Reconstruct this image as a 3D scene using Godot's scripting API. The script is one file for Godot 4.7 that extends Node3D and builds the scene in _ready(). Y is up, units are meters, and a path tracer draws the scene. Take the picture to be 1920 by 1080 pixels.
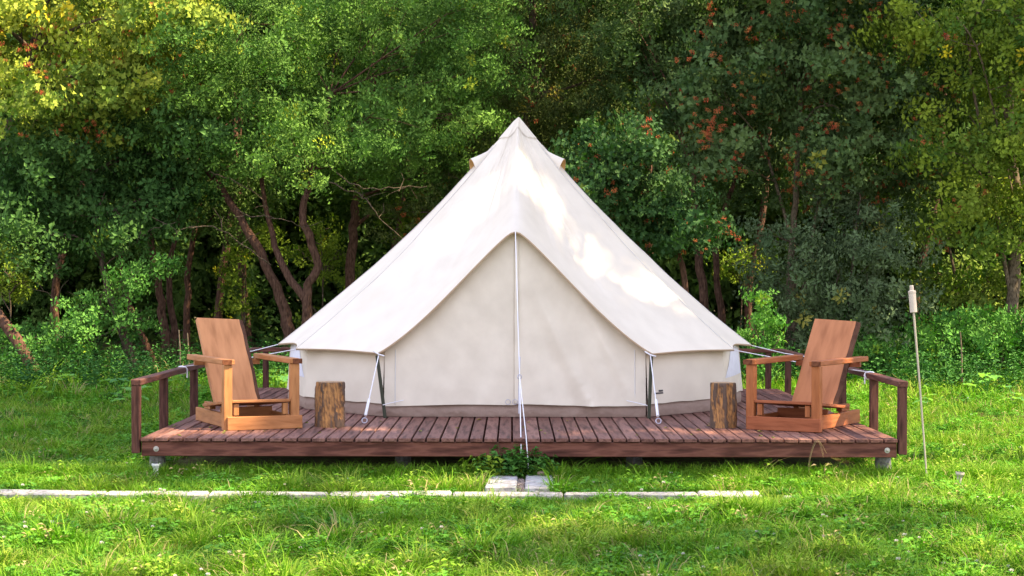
extends Node3D

var rng := RandomNumberGenerator.new()
var noise := FastNoiseLite.new()
var used := {}
var M := {}
const TO_SUN := Vector3(0.552, 0.823, 0.1305)
const DECK := 0.36          # height of the deck's walking surface
const TENT := Vector3(0.03, 0.36, -4.3)
const EAVE := 0.59          # height of the eave above the deck
const APEX := 2.94
const PORCH := Vector3(1.255, 0.59, 2.20)   # front corner of the eave, from the tent's centre

# ------------------------------------------------------------------ helpers
func r(a: float, b: float) -> float: return rng.randf_range(a, b)
func rdir() -> Vector3:
	var z := r(-1, 1)
	var a := r(0, TAU)
	var q := sqrt(1 - z * z)
	return Vector3(q * cos(a), z, q * sin(a))
func numbered(n: String) -> String:
	if not used.has(n):
		used[n] = 0
		return n
	used[n] += 1
	return "%s_%03d" % [n, used[n]]
func thing(n: String, label: String, category: String, at := Vector3.ZERO, turn := 0.0, group := "") -> Node3D:
	var o := Node3D.new()
	o.name = numbered(n)
	add_child(o)
	o.position = at
	o.rotation.y = turn
	o.set_meta("label", label)
	o.set_meta("category", category)
	if group: o.set_meta("group", group)
	return o
func obj(n: String, mesh: Mesh, m: Material, parent: Node3D, at := Vector3.ZERO, rot := Vector3.ZERO) -> MeshInstance3D:
	var o := MeshInstance3D.new()
	o.name = n if parent != self else numbered(n)
	o.mesh = mesh
	o.material_override = m
	parent.add_child(o, true)
	o.position = at
	o.rotation = rot
	return o
func structure(o: Node3D, label: String, category: String, kind := "structure") -> Node3D:
	o.set_meta("label", label)
	o.set_meta("category", category)
	o.set_meta("kind", kind)
	return o
func many(n: String, mesh: Mesh, m: Material, where: Array, tint: Array, parent: Node3D) -> MultiMeshInstance3D:
	var mm := MultiMesh.new()
	mm.transform_format = MultiMesh.TRANSFORM_3D
	mm.use_colors = true
	mm.mesh = mesh
	mm.instance_count = where.size()
	for i in where.size():
		mm.set_instance_transform(i, where[i])
		mm.set_instance_color(i, tint[i])
	var o := MultiMeshInstance3D.new()
	o.name = n if parent != self else numbered(n)
	o.multimesh = mm
	o.material_override = m
	parent.add_child(o, true)
	return o
func start() -> SurfaceTool:
	var st := SurfaceTool.new()
	st.begin(Mesh.PRIMITIVE_TRIANGLES)
	return st
func done(st: SurfaceTool) -> ArrayMesh:
	st.index()
	st.generate_normals()
	return st.commit()
func tri(st: SurfaceTool, a: Vector3, b: Vector3, c: Vector3) -> void:
	st.add_vertex(a); st.add_vertex(b); st.add_vertex(c)
func quad(st: SurfaceTool, a: Vector3, b: Vector3, c: Vector3, d: Vector3) -> void:
	tri(st, a, b, c); tri(st, a, c, d)
func tri_out(st: SurfaceTool, a: Vector3, b: Vector3, c: Vector3, mid: Vector3) -> void:
	if (b - a).cross(c - a).dot((a + b + c) / 3.0 - mid) > 0: tri(st, a, c, b)
	else: tri(st, a, b, c)
# a box with chamfered edges, centred on c
func add_box(st: SurfaceTool, c: Vector3, s: Vector3, bev := 0.004, warp := 0.0) -> void:
	st.set_smooth_group(-1)
	var h := s / 2.0
	var b := minf(bev, minf(h.x, minf(h.y, h.z)) * 0.6)
	var P := {}
	for i in [-1, 1]:
		for j in [-1, 1]:
			for k in [-1, 1]:
				var w := Vector3(r(-warp, warp), r(-warp, warp), r(-warp, warp))
				var q := Vector3(h.x * i, h.y * j, h.z * k)
				P[[i, j, k]] = [c + w + q - Vector3(0, b * j, b * k), c + w + q - Vector3(b * i, 0, b * k), c + w + q - Vector3(b * i, b * j, 0)]
	for ax in 3:
		for sgn in [-1, 1]:
			var v := []
			for uv in [[-1, -1], [-1, 1], [1, 1], [1, -1]]:
				var key := [0, 0, 0]
				key[ax] = sgn
				key[(ax + 1) % 3] = uv[0]
				key[(ax + 2) % 3] = uv[1]
				v.append(P[key][ax])
			tri_out(st, v[0], v[1], v[2], c)
			tri_out(st, v[0], v[2], v[3], c)
		for i in [-1, 1]:
			for j in [-1, 1]:
				var k0 := [0, 0, 0]
				var k1 := [0, 0, 0]
				k0[ax] = -1
				k1[ax] = 1
				for k in [k0, k1]:
					k[(ax + 1) % 3] = i
					k[(ax + 2) % 3] = j
				var p: Array = [P[k0][(ax + 1) % 3], P[k1][(ax + 1) % 3], P[k1][(ax + 2) % 3], P[k0][(ax + 2) % 3]]
				tri_out(st, p[0], p[1], p[2], c)
				tri_out(st, p[0], p[2], p[3], c)
	for k in P: tri_out(st, P[k][0], P[k][1], P[k][2], c)
func box(c: Vector3, s: Vector3, bev := 0.004, warp := 0.0) -> ArrayMesh:
	var st := start()
	add_box(st, c, s, bev, warp)
	return done(st)
# a tapering tube through points
func add_tube(st: SurfaceTool, pts: Array, radii: Array, sides := 8, lumpy := 0.0) -> void:
	st.set_smooth_group(1)
	var rings := []
	var side := Vector3(0.3, 0.2, 1).normalized()
	for i in pts.size():
		var d: Vector3 = (pts[mini(i + 1, pts.size() - 1)] - pts[maxi(i - 1, 0)]).normalized()
		side = (side - d * side.dot(d)).normalized()
		if side.length() < 0.1: side = d.cross(Vector3.RIGHT).normalized()
		var up := d.cross(side)
		var ring := []
		for k in sides:
			var a := TAU * k / sides
			var q: float = radii[i] * (1.0 + lumpy * noise.get_noise_3d(k * 31.0, pts[i].y * 60.0, pts[i].x * 60.0))
			ring.append(pts[i] + (side * cos(a) + up * sin(a)) * q)
		rings.append(ring)
	for i in pts.size() - 1:
		for k in sides:
			var l := (k + 1) % sides
			quad(st, rings[i][k], rings[i][l], rings[i + 1][l], rings[i + 1][k])
	st.set_smooth_group(-1)
	for k in range(1, sides - 1):
		tri(st, rings[0][0], rings[0][k + 1], rings[0][k])
		tri(st, rings[-1][0], rings[-1][k], rings[-1][k + 1])
func tube(pts: Array, radius: float, sides := 8) -> ArrayMesh:
	var st := start()
	var rr := []
	for p in pts: rr.append(radius)
	add_tube(st, pts, rr, sides)
	return done(st)
# a lathe round y: profile of [radius, height]
func add_lathe(st: SurfaceTool, at: Vector3, prof: Array, sides := 20) -> void:
	st.set_smooth_group(-1)
	for i in prof.size() - 1:
		for k in sides:
			var a := TAU * k / sides
			var b := TAU * (k + 1) / sides
			var p0: Array = prof[i]
			var p1: Array = prof[i + 1]
			quad(st, at + Vector3(cos(a) * p0[0], p0[1], sin(a) * p0[0]), at + Vector3(cos(b) * p0[0], p0[1], sin(b) * p0[0]), at + Vector3(cos(b) * p1[0], p1[1], sin(b) * p1[0]), at + Vector3(cos(a) * p1[0], p1[1], sin(a) * p1[0]))
func curve(pts: Array, steps: int) -> Array:    # a smooth line through points
	var out := []
	for i in pts.size() - 1:
		var p0: Vector3 = pts[maxi(i - 1, 0)]
		var p3: Vector3 = pts[mini(i + 2, pts.size() - 1)]
		for k in steps: out.append(pts[i].cubic_interpolate(pts[i + 1], p0, p3, float(k) / steps))
	out.append(pts[-1])
	return out
func frame(y: Vector3, turn: float) -> Basis:   # a basis whose y axis is the given direction
	var s := y.cross(Vector3(0.31, 0.17, 0.93)).normalized()
	return Basis(s, y, s.cross(y)).rotated(y, turn)

# ------------------------------------------------------------------ materials
func noise_tex(freq: float, octaves: int, ramp: Array, seed_: int, kind := FastNoiseLite.TYPE_SIMPLEX_SMOOTH, size := 512) -> NoiseTexture2D:
	var n := FastNoiseLite.new()
	n.seed = seed_
	n.noise_type = kind
	n.frequency = freq
	n.fractal_octaves = octaves
	var t := NoiseTexture2D.new()
	t.width = size
	t.height = size
	t.seamless = true
	t.noise = n
	if ramp.size():
		var g := Gradient.new()
		g.offsets = PackedFloat32Array(ramp.map(func(x): return x[0]))
		g.colors = PackedColorArray(ramp.map(func(x): return x[1]))
		t.color_ramp = g
	return t
func grey(v: float) -> Color: return Color(v, v, v)
func mat(key: String, c: Color, rough: float, tex: Texture2D = null, scale := Vector3.ONE, world := false, bump: Texture2D = null, bump_cm := 0.1) -> StandardMaterial3D:
	var m := StandardMaterial3D.new()
	m.resource_name = key
	m.albedo_color = c.linear_to_srgb()
	m.roughness = rough
	m.metallic_specular = 0.25
	if tex or bump:
		m.albedo_texture = tex
		m.uv1_triplanar = true
		m.uv1_world_triplanar = world
		m.uv1_scale = scale
	if bump:
		m.heightmap_enabled = true
		m.heightmap_texture = bump
		m.heightmap_scale = bump_cm
	M[key] = m
	return m
func leaf_mat(key: String, back: Color, rough := 0.5) -> StandardMaterial3D:
	var m := StandardMaterial3D.new()
	m.resource_name = key
	m.vertex_color_use_as_albedo = true
	m.roughness = rough
	m.metallic_specular = 0.14
	m.backlight_enabled = true
	m.backlight = back
	M[key] = m
	return m
func materials() -> void:
	var grain := noise_tex(0.012, 5, [[0.0, Color(0.50, 0.48, 0.47)], [0.42, Color(0.82, 0.80, 0.80)], [0.6, Color(0.97, 0.97, 0.96)], [1.0, Color(0.74, 0.70, 0.68)]], 11)
	var oiled := noise_tex(0.012, 5, [[0.0, Color(0.80, 0.77, 0.75)], [0.45, Color(0.93, 0.92, 0.91)], [1.0, Color(1, 1, 1)]], 17)
	var grain_bump := noise_tex(0.02, 4, [], 12)
	var stain := noise_tex(0.006, 5, [[0.0, Color(0.60, 0.55, 0.55)], [0.45, Color(0.86, 0.84, 0.84)], [1.0, Color(1, 1, 1)]], 13)
	# deck timber: stained red-brown; grain runs along z (boards), x (beams), y (posts)
	var k := 0
	for c in [Color(0.205, 0.098, 0.076), Color(0.236, 0.116, 0.091), Color(0.180, 0.086, 0.068), Color(0.258, 0.132, 0.105)]:
		mat("deck_board_%d" % k, c, 0.62, grain, Vector3(2.4, 2.4, 0.22), true, grain_bump, 0.25)
		k += 1
	mat("deck_beam", Color(0.185, 0.072, 0.050), 0.65, grain, Vector3(0.3, 2.2, 2.2), true, grain_bump, 0.2)
	mat("shade_dark_beam", Color(0.070, 0.055, 0.045), 0.8, grain, Vector3(0.3, 2.2, 2.2), true, grain_bump, 0.2)  # near-black: the shade under the deck is put into the colour
	mat("deck_post", Color(0.105, 0.046, 0.036), 0.65, grain, Vector3(3, 0.35, 3), true, grain_bump, 0.2)
	mat("deck_rail", Color(0.140, 0.062, 0.050), 0.6, grain, Vector3(3, 3, 0.35), true, grain_bump, 0.2)
	# chair timber: orange-brown oil
	mat("chair_z", Color(0.45, 0.195, 0.075), 0.5, oiled, Vector3(3, 3, 0.5), false, grain_bump, 0.12)
	mat("chair_x", Color(0.42, 0.180, 0.070), 0.5, oiled, Vector3(0.5, 3, 3), false, grain_bump, 0.12)
	mat("chair_y", Color(0.46, 0.210, 0.082), 0.5, oiled, Vector3(3, 0.5, 3), false, grain_bump, 0.12)
	mat("chair_back", Color(0.55, 0.250, 0.110), 0.5, oiled, Vector3(1.6, 0.28, 1.6), false, grain_bump, 0.12)
	mat("chair_z_red", Color(0.40, 0.135, 0.050), 0.5, oiled, Vector3(3, 3, 0.5), false, grain_bump, 0.12)
	mat("chair_x_red", Color(0.33, 0.105, 0.045), 0.5, oiled, Vector3(0.5, 3, 3), false, grain_bump, 0.12)
	mat("chair_y_red", Color(0.38, 0.135, 0.050), 0.5, oiled, Vector3(3, 0.5, 3), false, grain_bump, 0.12)
	mat("chair_back_red", Color(0.46, 0.185, 0.080), 0.5, oiled, Vector3(1.6, 0.28, 1.6), false, grain_bump, 0.12)
	mat("end_grain", Color(0.20, 0.075, 0.035), 0.7, stain, Vector3(6, 6, 6), false)
	mat("chair_bark", Color(0.13, 0.065, 0.040), 0.9, stain, Vector3(4, 2, 4), false, grain_bump, 0.6)
	# canvas
	var weave := noise_tex(0.01, 4, [[0.0, Color(0.93, 0.925, 0.92)], [1.0, Color(1, 1, 1)]], 21)
	var weave_bump := noise_tex(0.010, 5, [], 22)
	var canvas := mat("canvas", Color(0.735, 0.655, 0.535), 0.85, weave, Vector3(0.6, 0.6, 0.6), true, weave_bump, 0.25)
	canvas.backlight_enabled = true
	canvas.backlight = Color(0.30, 0.26, 0.19)
	mat("webbing", Color(0.50, 0.37, 0.25), 0.85)
	mat("canvas_seam", Color(0.60, 0.56, 0.52), 0.85)
	mat("canvas_ochre", Color(0.55, 0.33, 0.13), 0.85)
	mat("canvas_window", Color(0.70, 0.69, 0.74), 0.7, weave, Vector3(2, 2, 2), true)
	mat("groundsheet", Color(0.31, 0.22, 0.175), 0.6, weave, Vector3(1.5, 1.5, 1.5), true, weave_bump, 1.2)
	mat("rope", Color(0.72, 0.70, 0.72), 0.8)
	mat("ring", Color(0.45, 0.43, 0.48), 0.35).metallic = 0.8
	mat("tent_pole", Color(0.045, 0.048, 0.032), 0.45)
	mat("print", Color(0.10, 0.09, 0.09), 0.8)
	# metal, plastic, stone
	mat("bolt", Color(0.45, 0.42, 0.40), 0.4).metallic = 0.9
	mat("torch_tin", Color(0.50, 0.43, 0.37), 0.42).metallic = 0.35
	mat("torch_pole", Color(0.42, 0.37, 0.29), 0.4).metallic = 0.5
	mat("white_plastic", Color(0.66, 0.66, 0.62), 0.4)
	mat("grey_plastic", Color(0.30, 0.30, 0.29), 0.5)
	mat("solar_cell", Color(0.04, 0.045, 0.07), 0.2)
	var concrete := noise_tex(0.02, 5, [[0.0, Color(0.55, 0.53, 0.50)], [0.5, Color(0.88, 0.87, 0.86)], [1.0, Color(1, 1, 1)]], 31)
	mat("concrete", Color(0.43, 0.41, 0.40), 0.9, concrete, Vector3(2, 2, 2), true, concrete, 0.4)
	mat("pale_concrete", Color(0.47, 0.455, 0.46), 0.85, concrete, Vector3(1.3, 1.3, 1.3), true, concrete, 0.3)
	mat("footing", Color(0.30, 0.29, 0.29), 0.9, concrete, Vector3(2, 2, 2), true, concrete, 0.4)
	mat("gravel", Color(0.36, 0.29, 0.25), 0.95, concrete, Vector3(8, 8, 8), true, concrete, 0.6)
	mat("pink_stone", Color(0.42, 0.28, 0.24), 0.9, concrete, Vector3(5, 5, 5), true, concrete, 0.4)
	# bark and soil
	var bark := noise_tex(0.02, 5, [[0.0, Color(0.35, 0.33, 0.32)], [0.45, Color(0.72, 0.70, 0.68)], [1.0, Color(1, 1, 1)]], 41)
	mat("bark_red", Color(0.165, 0.092, 0.066), 0.95, bark, Vector3(3, 0.7, 3), true, bark, 1.4)
	mat("bark_grey", Color(0.20, 0.155, 0.115), 0.95, bark, Vector3(3, 0.7, 3), true, bark, 1.4)
	mat("bark_pale", Color(0.30, 0.24, 0.17), 0.95, bark, Vector3(4, 1.0, 4), true, bark, 1.0)
	var soil := noise_tex(0.015, 6, [[0.0, Color(0.30, 0.24, 0.16)], [0.4, Color(0.55, 0.46, 0.30)], [0.6, Color(0.50, 0.55, 0.30)], [1.0, Color(0.68, 0.62, 0.42)]], 51)
	mat("soil", Color(0.30, 0.30, 0.26), 1.0, soil, Vector3(0.7, 0.7, 0.7), true, soil, 2.0)
	leaf_mat("leaf", Color(0.46, 0.58, 0.20))
	leaf_mat("leaf_dull", Color(0.40, 0.50, 0.20), 0.55)
	leaf_mat("blade", Color(0.62, 0.80, 0.25), 0.5)
	leaf_mat("seed", Color(0.5, 0.25, 0.15), 0.7)
	leaf_mat("petal", Color(0.4, 0.4, 0.4), 0.8)

# ------------------------------------------------------------------ foliage shapes
func add_leaf(st: SurfaceTool, base: Vector3, dir: Vector3, nrm: Vector3, l: float, w: float, fold: float, lobed := false) -> void:
	var s := dir.cross(nrm).normalized()
	var n := s.cross(dir).normalized()
	var tip := base + dir * l - n * l * 0.12
	if lobed:
		var mid := base + dir * l * 0.42
		var a := base + dir * l * 0.30 - s * w * 0.95 + n * fold
		var b := base + dir * l * 0.30 + s * w * 0.95 + n * fold
		var a2 := base + dir * l * 0.62 - s * w * 0.34 + n * fold * 0.4
		var b2 := base + dir * l * 0.62 + s * w * 0.34 + n * fold * 0.4
		tri(st, base, a, mid); tri(st, a, a2, mid); tri(st, a2, tip, mid)
		tri(st, base, mid, b); tri(st, b, mid, b2); tri(st, b2, mid, tip)
	else:
		var a := base + dir * l * 0.42 - s * w * 0.5 + n * fold
		var b := base + dir * l * 0.42 + s * w * 0.5 + n * fold
		tri(st, base, a, tip); tri(st, base, tip, b)
func spray(n: int, length: float, l: float, w: float, lobed := false) -> ArrayMesh:
	var st := start()
	st.set_smooth_group(-1)
	for i in n:
		var t := float(i) / n
		var a := i * 2.4 + r(-0.5, 0.5)
		var out := Vector3(cos(a), r(-0.25, 0.55), sin(a)).normalized()
		var p := Vector3(r(-0.02, 0.02), length * (0.1 + 0.9 * t), r(-0.02, 0.02)) + out * l * r(0.2, 0.9)
		var nr := (Vector3(r(-0.6, 0.6), 0.75, r(-0.6, 0.6)) + out * 0.25).normalized()
		var s := r(0.7, 1.2)
		add_leaf(st, p, out, nr, l * s, w * s, l * 0.08, lobed)
	return done(st)
func seed_bunch(n: int) -> ArrayMesh:
	var st := start()
	st.set_smooth_group(-1)
	for i in n:
		var p := Vector3(r(-0.05, 0.05), r(-0.09, 0.0), r(-0.05, 0.05))
		var d := Vector3(r(-0.6, 0.6), -1, r(-0.6, 0.6)).normalized()
		add_leaf(st, p, d, rdir(), r(0.03, 0.045), 0.014, 0.003)
	return done(st)
func grass_tuft(n: int, h0: float, h1: float, w: float, spread: float, bend: float) -> ArrayMesh:
	var st := start()
	st.set_smooth_group(-1)
	for i in n:
		var a := r(0, TAU)
		var lean := Vector3(cos(a), 0, sin(a))
		var p := lean * spread * sqrt(r(0, 1))
		var b := a + r(-1.2, 1.2)
		lean = Vector3(cos(b), 0, sin(b))
		var s := Vector3(-sin(b), 0, cos(b)).rotated(Vector3.UP, r(-0.7, 0.7)) * w * r(0.7, 1.3)
		var h := r(h0, h1)
		var k := h * bend * r(0.3, 1.3)
		var q1 := p + Vector3(0, h * 0.45, 0) + lean * k * 0.2
		var q2 := p + Vector3(0, h * 0.82, 0) + lean * k * 0.6
		var q3 := p + Vector3(0, h * r(0.85, 1.05), 0) + lean * k * 1.15
		quad(st, p - s, p + s, q1 + s * 0.9, q1 - s * 0.9)
		quad(st, q1 - s * 0.9, q1 + s * 0.9, q2 + s * 0.55, q2 - s * 0.55)
		tri(st, q2 - s * 0.55, q2 + s * 0.55, q3)
	return done(st)
func clover_tuft(n: int, h: float, size: float, spread: float) -> ArrayMesh:
	var st := start()
	st.set_smooth_group(-1)
	for i in n:
		var a := r(0, TAU)
		var c := Vector3(cos(a), 0, sin(a)) * spread * sqrt(r(0, 1)) + Vector3(0, h * r(0.45, 1.1), 0)
		var up := Vector3(r(-0.35, 0.35), 1, r(-0.35, 0.35)).normalized()
		var f := frame(up, r(0, TAU))
		for k in 3:
			var d := (f.x * cos(k * TAU / 3) + f.z * sin(k * TAU / 3)).normalized()
			var s := d.cross(up).normalized()
			var l := size * r(0.8, 1.2)
			var q := c + d * l * 0.55 + up * l * 0.12
			var e := c + d * l + up * l * 0.05
			tri(st, c, q - s * l * 0.5, e - s * l * 0.28); tri(st, c, e - s * l * 0.28, c + d * l * 0.93)
			tri(st, c, c + d * l * 0.93, e + s * l * 0.28); tri(st, c, e + s * l * 0.28, q + s * l * 0.5)
		var g := Vector3(0.0012, 0, 0)
		tri(st, c - g, c + g, Vector3(c.x * 0.7, 0, c.z * 0.7))
	return done(st)
func weed_stem(n: int, h: float, l: float, w: float) -> ArrayMesh:   # upright weed: a stem with drooping pointed leaves
	var st := start()
	add_tube(st, [Vector3.ZERO, Vector3(0.01, h * 0.5, 0), Vector3(0.0, h, 0.02)], [0.004, 0.003, 0.001], 4)
	st.set_smooth_group(-1)
	for i in n:
		var t := r(0.25, 1.0)
		var a := i * 2.4 + r(-0.4, 0.4)
		var out := Vector3(cos(a), r(-0.35, 0.3), sin(a)).normalized()
		add_leaf(st, Vector3(0, h * t, 0) + out * 0.02, out, Vector3(r(-0.3, 0.3), 1, r(-0.3, 0.3)), l * r(0.6, 1.15) * (1.25 - 0.6 * t), w * r(0.7, 1.1), l * 0.1)
	return done(st)

# a cloud of leaf sprays round the given clumps: [centre, radius, amount]
func fill_crown(clumps: Array, per: float, c0: Color, c1: Color, size: float, where: Array, tint: Array) -> void:
	for cl in clumps:
		var c: Vector3 = cl[0]
		var rad: float = cl[1]
		var shade := r(0.0, 1.0)
		var subs := []
		for k in 15:      # flat boughs at all heights of the clump, some reaching well outside it
			var u := rdir()
			u.y *= 0.85
			var far_out := r(0.35, 1.0) if k < 11 else r(1.0, 1.45)
			var dir := Vector3(u.x, r(-0.35, 0.1), u.z).normalized()
			subs.append([c + u * rad * far_out, rad * r(0.26, 0.52) * (1.0 if k < 11 else 0.6), clampf(shade + r(-0.5, 0.5), 0, 1), dir, r(0.30, 0.6)])
		for i in int(per * rad * rad * (cl[2] if cl.size() > 2 else 1.0)):
			var sb: Array = subs[rng.randi() % subs.size()]
			var u := rdir() * pow(r(0.0, 1.0), 0.45)
			var along: float = u.dot(sb[3])
			var off: Vector3 = u + sb[3] * along * 0.55
			off.y = off.y * sb[4] - 0.22 * off.length_squared()
			var p: Vector3 = sb[0] + off * sb[1]
			var y: Vector3 = (off * Vector3(1, 0.5, 1) + sb[3] * 0.3 + Vector3(r(-0.45, 0.45), r(-0.35, 0.35), r(-0.45, 0.45))).normalized()
			where.append(Transform3D(frame(y, r(0, TAU)).scaled(Vector3.ONE * size * r(0.6, 1.3)), p))
			var col := c0.lerp(c1, clampf(sb[2] * 0.6 + r(0.0, 0.5), 0, 1)) * r(0.75, 1.3)
			if r(0, 1) < 0.02: col = Color(col.r * 2.3, col.g * 1.5, col.b * 0.8)
			tint.append(Color(col.r, col.g, col.b, 1))
# trunks: arrays of [points, base radius, end radius]; clumps as above
func tree(n: String, label: String, trunks: Array, clumps: Array, mesh: Mesh, per: float, c0: Color, c1: Color, bark: String, opt := {}) -> Node3D:
	var base: Vector3 = trunks[0][0][0] if trunks.size() else clumps[0][0] * Vector3(1, 0, 1)
	var t := thing(n, label, opt.get("category", "tree"), base, 0.0, opt.get("group", "trees at the forest edge behind the tent"))
	var nodes := []
	for tk in trunks:
		var pts: Array = curve(tk[0].map(func(p): return p - base), 5)
		var rr := []
		for i in pts.size():
			var q := float(i) / (pts.size() - 1)
			rr.append(lerpf(tk[1], tk[2], q) * (1.0 + 0.35 * pow(1.0 - q, 8)))
			nodes.append([pts[i], rr[-1]])
		for i in range(1, pts.size() - 1): pts[i] += Vector3(r(-1, 1), r(-0.5, 0.5), r(-1, 1)) * tk[1] * 0.28
		var st := start()
		add_tube(st, pts, rr, 10, 0.35)
		obj("trunk", done(st), M[bark], t)
	# limbs reach from the nearest lower place on a trunk to each clump, with twigs
	if nodes.size():
		var st := start()
		for ci in range(0, clumps.size(), opt.get("limb_step", 1)):
			var cl: Array = clumps[ci]
			var c: Vector3 = cl[0] - base
			var best := 0
			var far := 1e9
			for i in nodes.size():
				var d: float = nodes[i][0].distance_to(c) + maxf(0.0, nodes[i][0].y - c.y + 0.3) * 2.0
				if d < far and i > 2:
					far = d
					best = i
			var a: Vector3 = nodes[best][0]
			var q: float = clampf(nodes[best][1] * 0.55, 0.012, 0.06)
			var mid: Vector3 = a.lerp(c, 0.5) + Vector3(r(-0.2, 0.2), r(-0.1, 0.25), r(-0.2, 0.2))
			var line := curve([a, mid, c], 4)
			var rr := []
			for i in line.size(): rr.append(lerpf(q, 0.006, float(i) / (line.size() - 1)))
			add_tube(st, line, rr, 5)
			for k in 5:
				var s: Vector3 = line[rng.randi_range(3, line.size() - 1)]
				var e: Vector3 = c + rdir() * cl[1] * r(0.4, 0.9)
				add_tube(st, [s, s.lerp(e, 0.5) + rdir() * 0.08, e], [0.009, 0.006, 0.003], 4)
		obj("limbs", done(st), M[bark], t).set_meta("kind", "stuff")
	for tw in opt.get("twigs", []):
		var st := start()
		var line: Array = curve(tw[0].map(func(p): return p - base), 5)
		for i in range(1, line.size() - 1): line[i] += rdir() * 0.025
		var rr := []
		for i in line.size(): rr.append(lerpf(tw[1] * 0.75, 0.004, float(i) / (line.size() - 1)))
		add_tube(st, line, rr, 5)
		for k in 4:
			var q: Vector3 = line[rng.randi_range(3, line.size() - 2)]
			var e := q + Vector3(r(-0.5, 0.5), r(-0.25, 0.4), r(-0.3, 0.3))
			add_tube(st, [q, q.lerp(e, 0.5) + rdir() * 0.05, e], [0.007, 0.005, 0.003], 4)
		obj("bare_branch", done(st), M.bark_grey, t)
	var where := []
	var tint := []
	fill_crown(clumps, per, c0, c1, opt.get("size", 1.0), where, tint)
	if opt.has("gaps"):      # openings cut along sun rays, to set where the sun patches fall
		var w2 := []
		var t2 := []
		for i in where.size():
			var open := false
			for g in opt.gaps:
				var q: Vector3 = where[i].origin - g[0]
				q -= TO_SUN * q.dot(TO_SUN)
				if q.length() < g[1] + 0.14 + r(-0.12, 0.08): open = true
			if not open:
				w2.append(where[i])
				t2.append(tint[i])
		where = w2
		tint = t2
	for i in where.size(): where[i].origin -= base
	many("crown", mesh, M[opt.get("leaf", "leaf")], where, tint, t).set_meta("kind", "stuff")
	if opt.has("seeds"):
		var sw := []
		var sc := []
		for i in opt.seeds:
			var cl: Array = clumps[rng.randi() % clumps.size()]
			var u := rdir()
			u.z = absf(u.z)
			var p: Vector3 = cl[0] + u * cl[1] * r(0.75, 1.05) - base
			for k in rng.randi_range(1, 3):
				sw.append(Transform3D(Basis.IDENTITY.rotated(Vector3.UP, r(0, TAU)).scaled(Vector3.ONE * r(0.4, 0.85)), p + Vector3(r(-0.12, 0.12), r(-0.08, 0.08), r(-0.12, 0.12))))
				var red := Color(0.42, 0.075, 0.040).lerp(Color(0.48, 0.17, 0.06), r(0, 1))
				sc.append(red)
		many("seed_bunches", seed_bunch(26), M.seed, sw, sc, t).set_meta("kind", "stuff")
	return t
# pixel of the planning sheet -> place at depth z (used once to lay the forest out on the ground plan)
func at(px: float, py: float, z: float) -> Vector3:
	var d := 14.4 - far(z)
	return Vector3((px - 960.0) * d / 3383.0, 1.646 - (py - 522.0) * d / 3383.0, far(z))
func far(z: float) -> float: return 14.4 - (9.44 - z) * 1.525

# ------------------------------------------------------------------ main
func _ready() -> void:
	rng.seed = 20240611
	noise.seed = 5
	noise.frequency = 0.02
	var cam := Camera3D.new()
	cam.name = "camera"
	add_child(cam)
	cam.position = Vector3(0, 1.646, 14.4)
	cam.rotation_degrees = Vector3(-0.34, 0, 0.12)
	cam.fov = 18.13
	cam.near = 0.1
	cam.far = 400.0
	var lens := CameraAttributesPhysical.new()
	lens.frustum_focal_length = 75.2
	lens.frustum_near = 0.1
	lens.frustum_far = 400.0
	lens.frustum_focus_distance = 16.2
	lens.exposure_aperture = 11.0
	cam.attributes = lens
	cam.current = true
	var env := Environment.new()
	env.background_mode = Environment.BG_SKY
	var sky := Sky.new()
	var ps := ProceduralSkyMaterial.new()
	ps.sky_top_color = Color(0.665, 0.70, 0.81)
	ps.sky_horizon_color = Color(0.875, 0.86, 0.865)
	ps.sky_curve = 0.2
	ps.ground_bottom_color = Color(0.16, 0.2, 0.1)
	ps.ground_horizon_color = Color(0.4, 0.45, 0.35)
	ps.sun_angle_max = 20.0
	sky.sky_material = ps
	env.sky = sky
	env.tonemap_mode = Environment.TONE_MAPPER_LINEAR
	env.tonemap_exposure = 4.05
	env.sdfgi_enabled = true
	env.ssao_enabled = true
	env.ssil_enabled = true
	var we := WorldEnvironment.new()
	we.name = "world_environment"
	we.environment = env
	add_child(we)
	var sun := DirectionalLight3D.new()
	sun.name = "sun"
	sun.light_energy = 1.6
	sun.light_color = Color(1.0, 0.915, 0.75)
	sun.light_angular_distance = 0.53
	sun.shadow_enabled = true
	add_child(sun)
	sun.look_at_from_position(TO_SUN * 30, Vector3.ZERO)

	materials()
	ground()
	forest()
	deck()
	tent()
	chair("wooden armchair left of the tent, facing slightly right, with tall live-edge back board", Vector3(-2.104, DECK, -0.80), deg_to_rad(25), false)
	chair("wooden armchair right of the tent, facing slightly left, beside the right handrail", Vector3(2.272, DECK, -0.76), deg_to_rad(-31), true)
	log_stool("upright cut log between left armchair and tent door, bark half stripped", Vector3(-1.56, DECK, -1.10), 0.122, 0.385, 3)
	log_stool("upright cut log beside the right armchair, darker bark on one side", Vector3(1.818, DECK, -1.10), 0.108, 0.385, 9)
	ropes()
	garden_things()
	path_edge()
	litter()
	plants()
	lawn()

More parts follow.
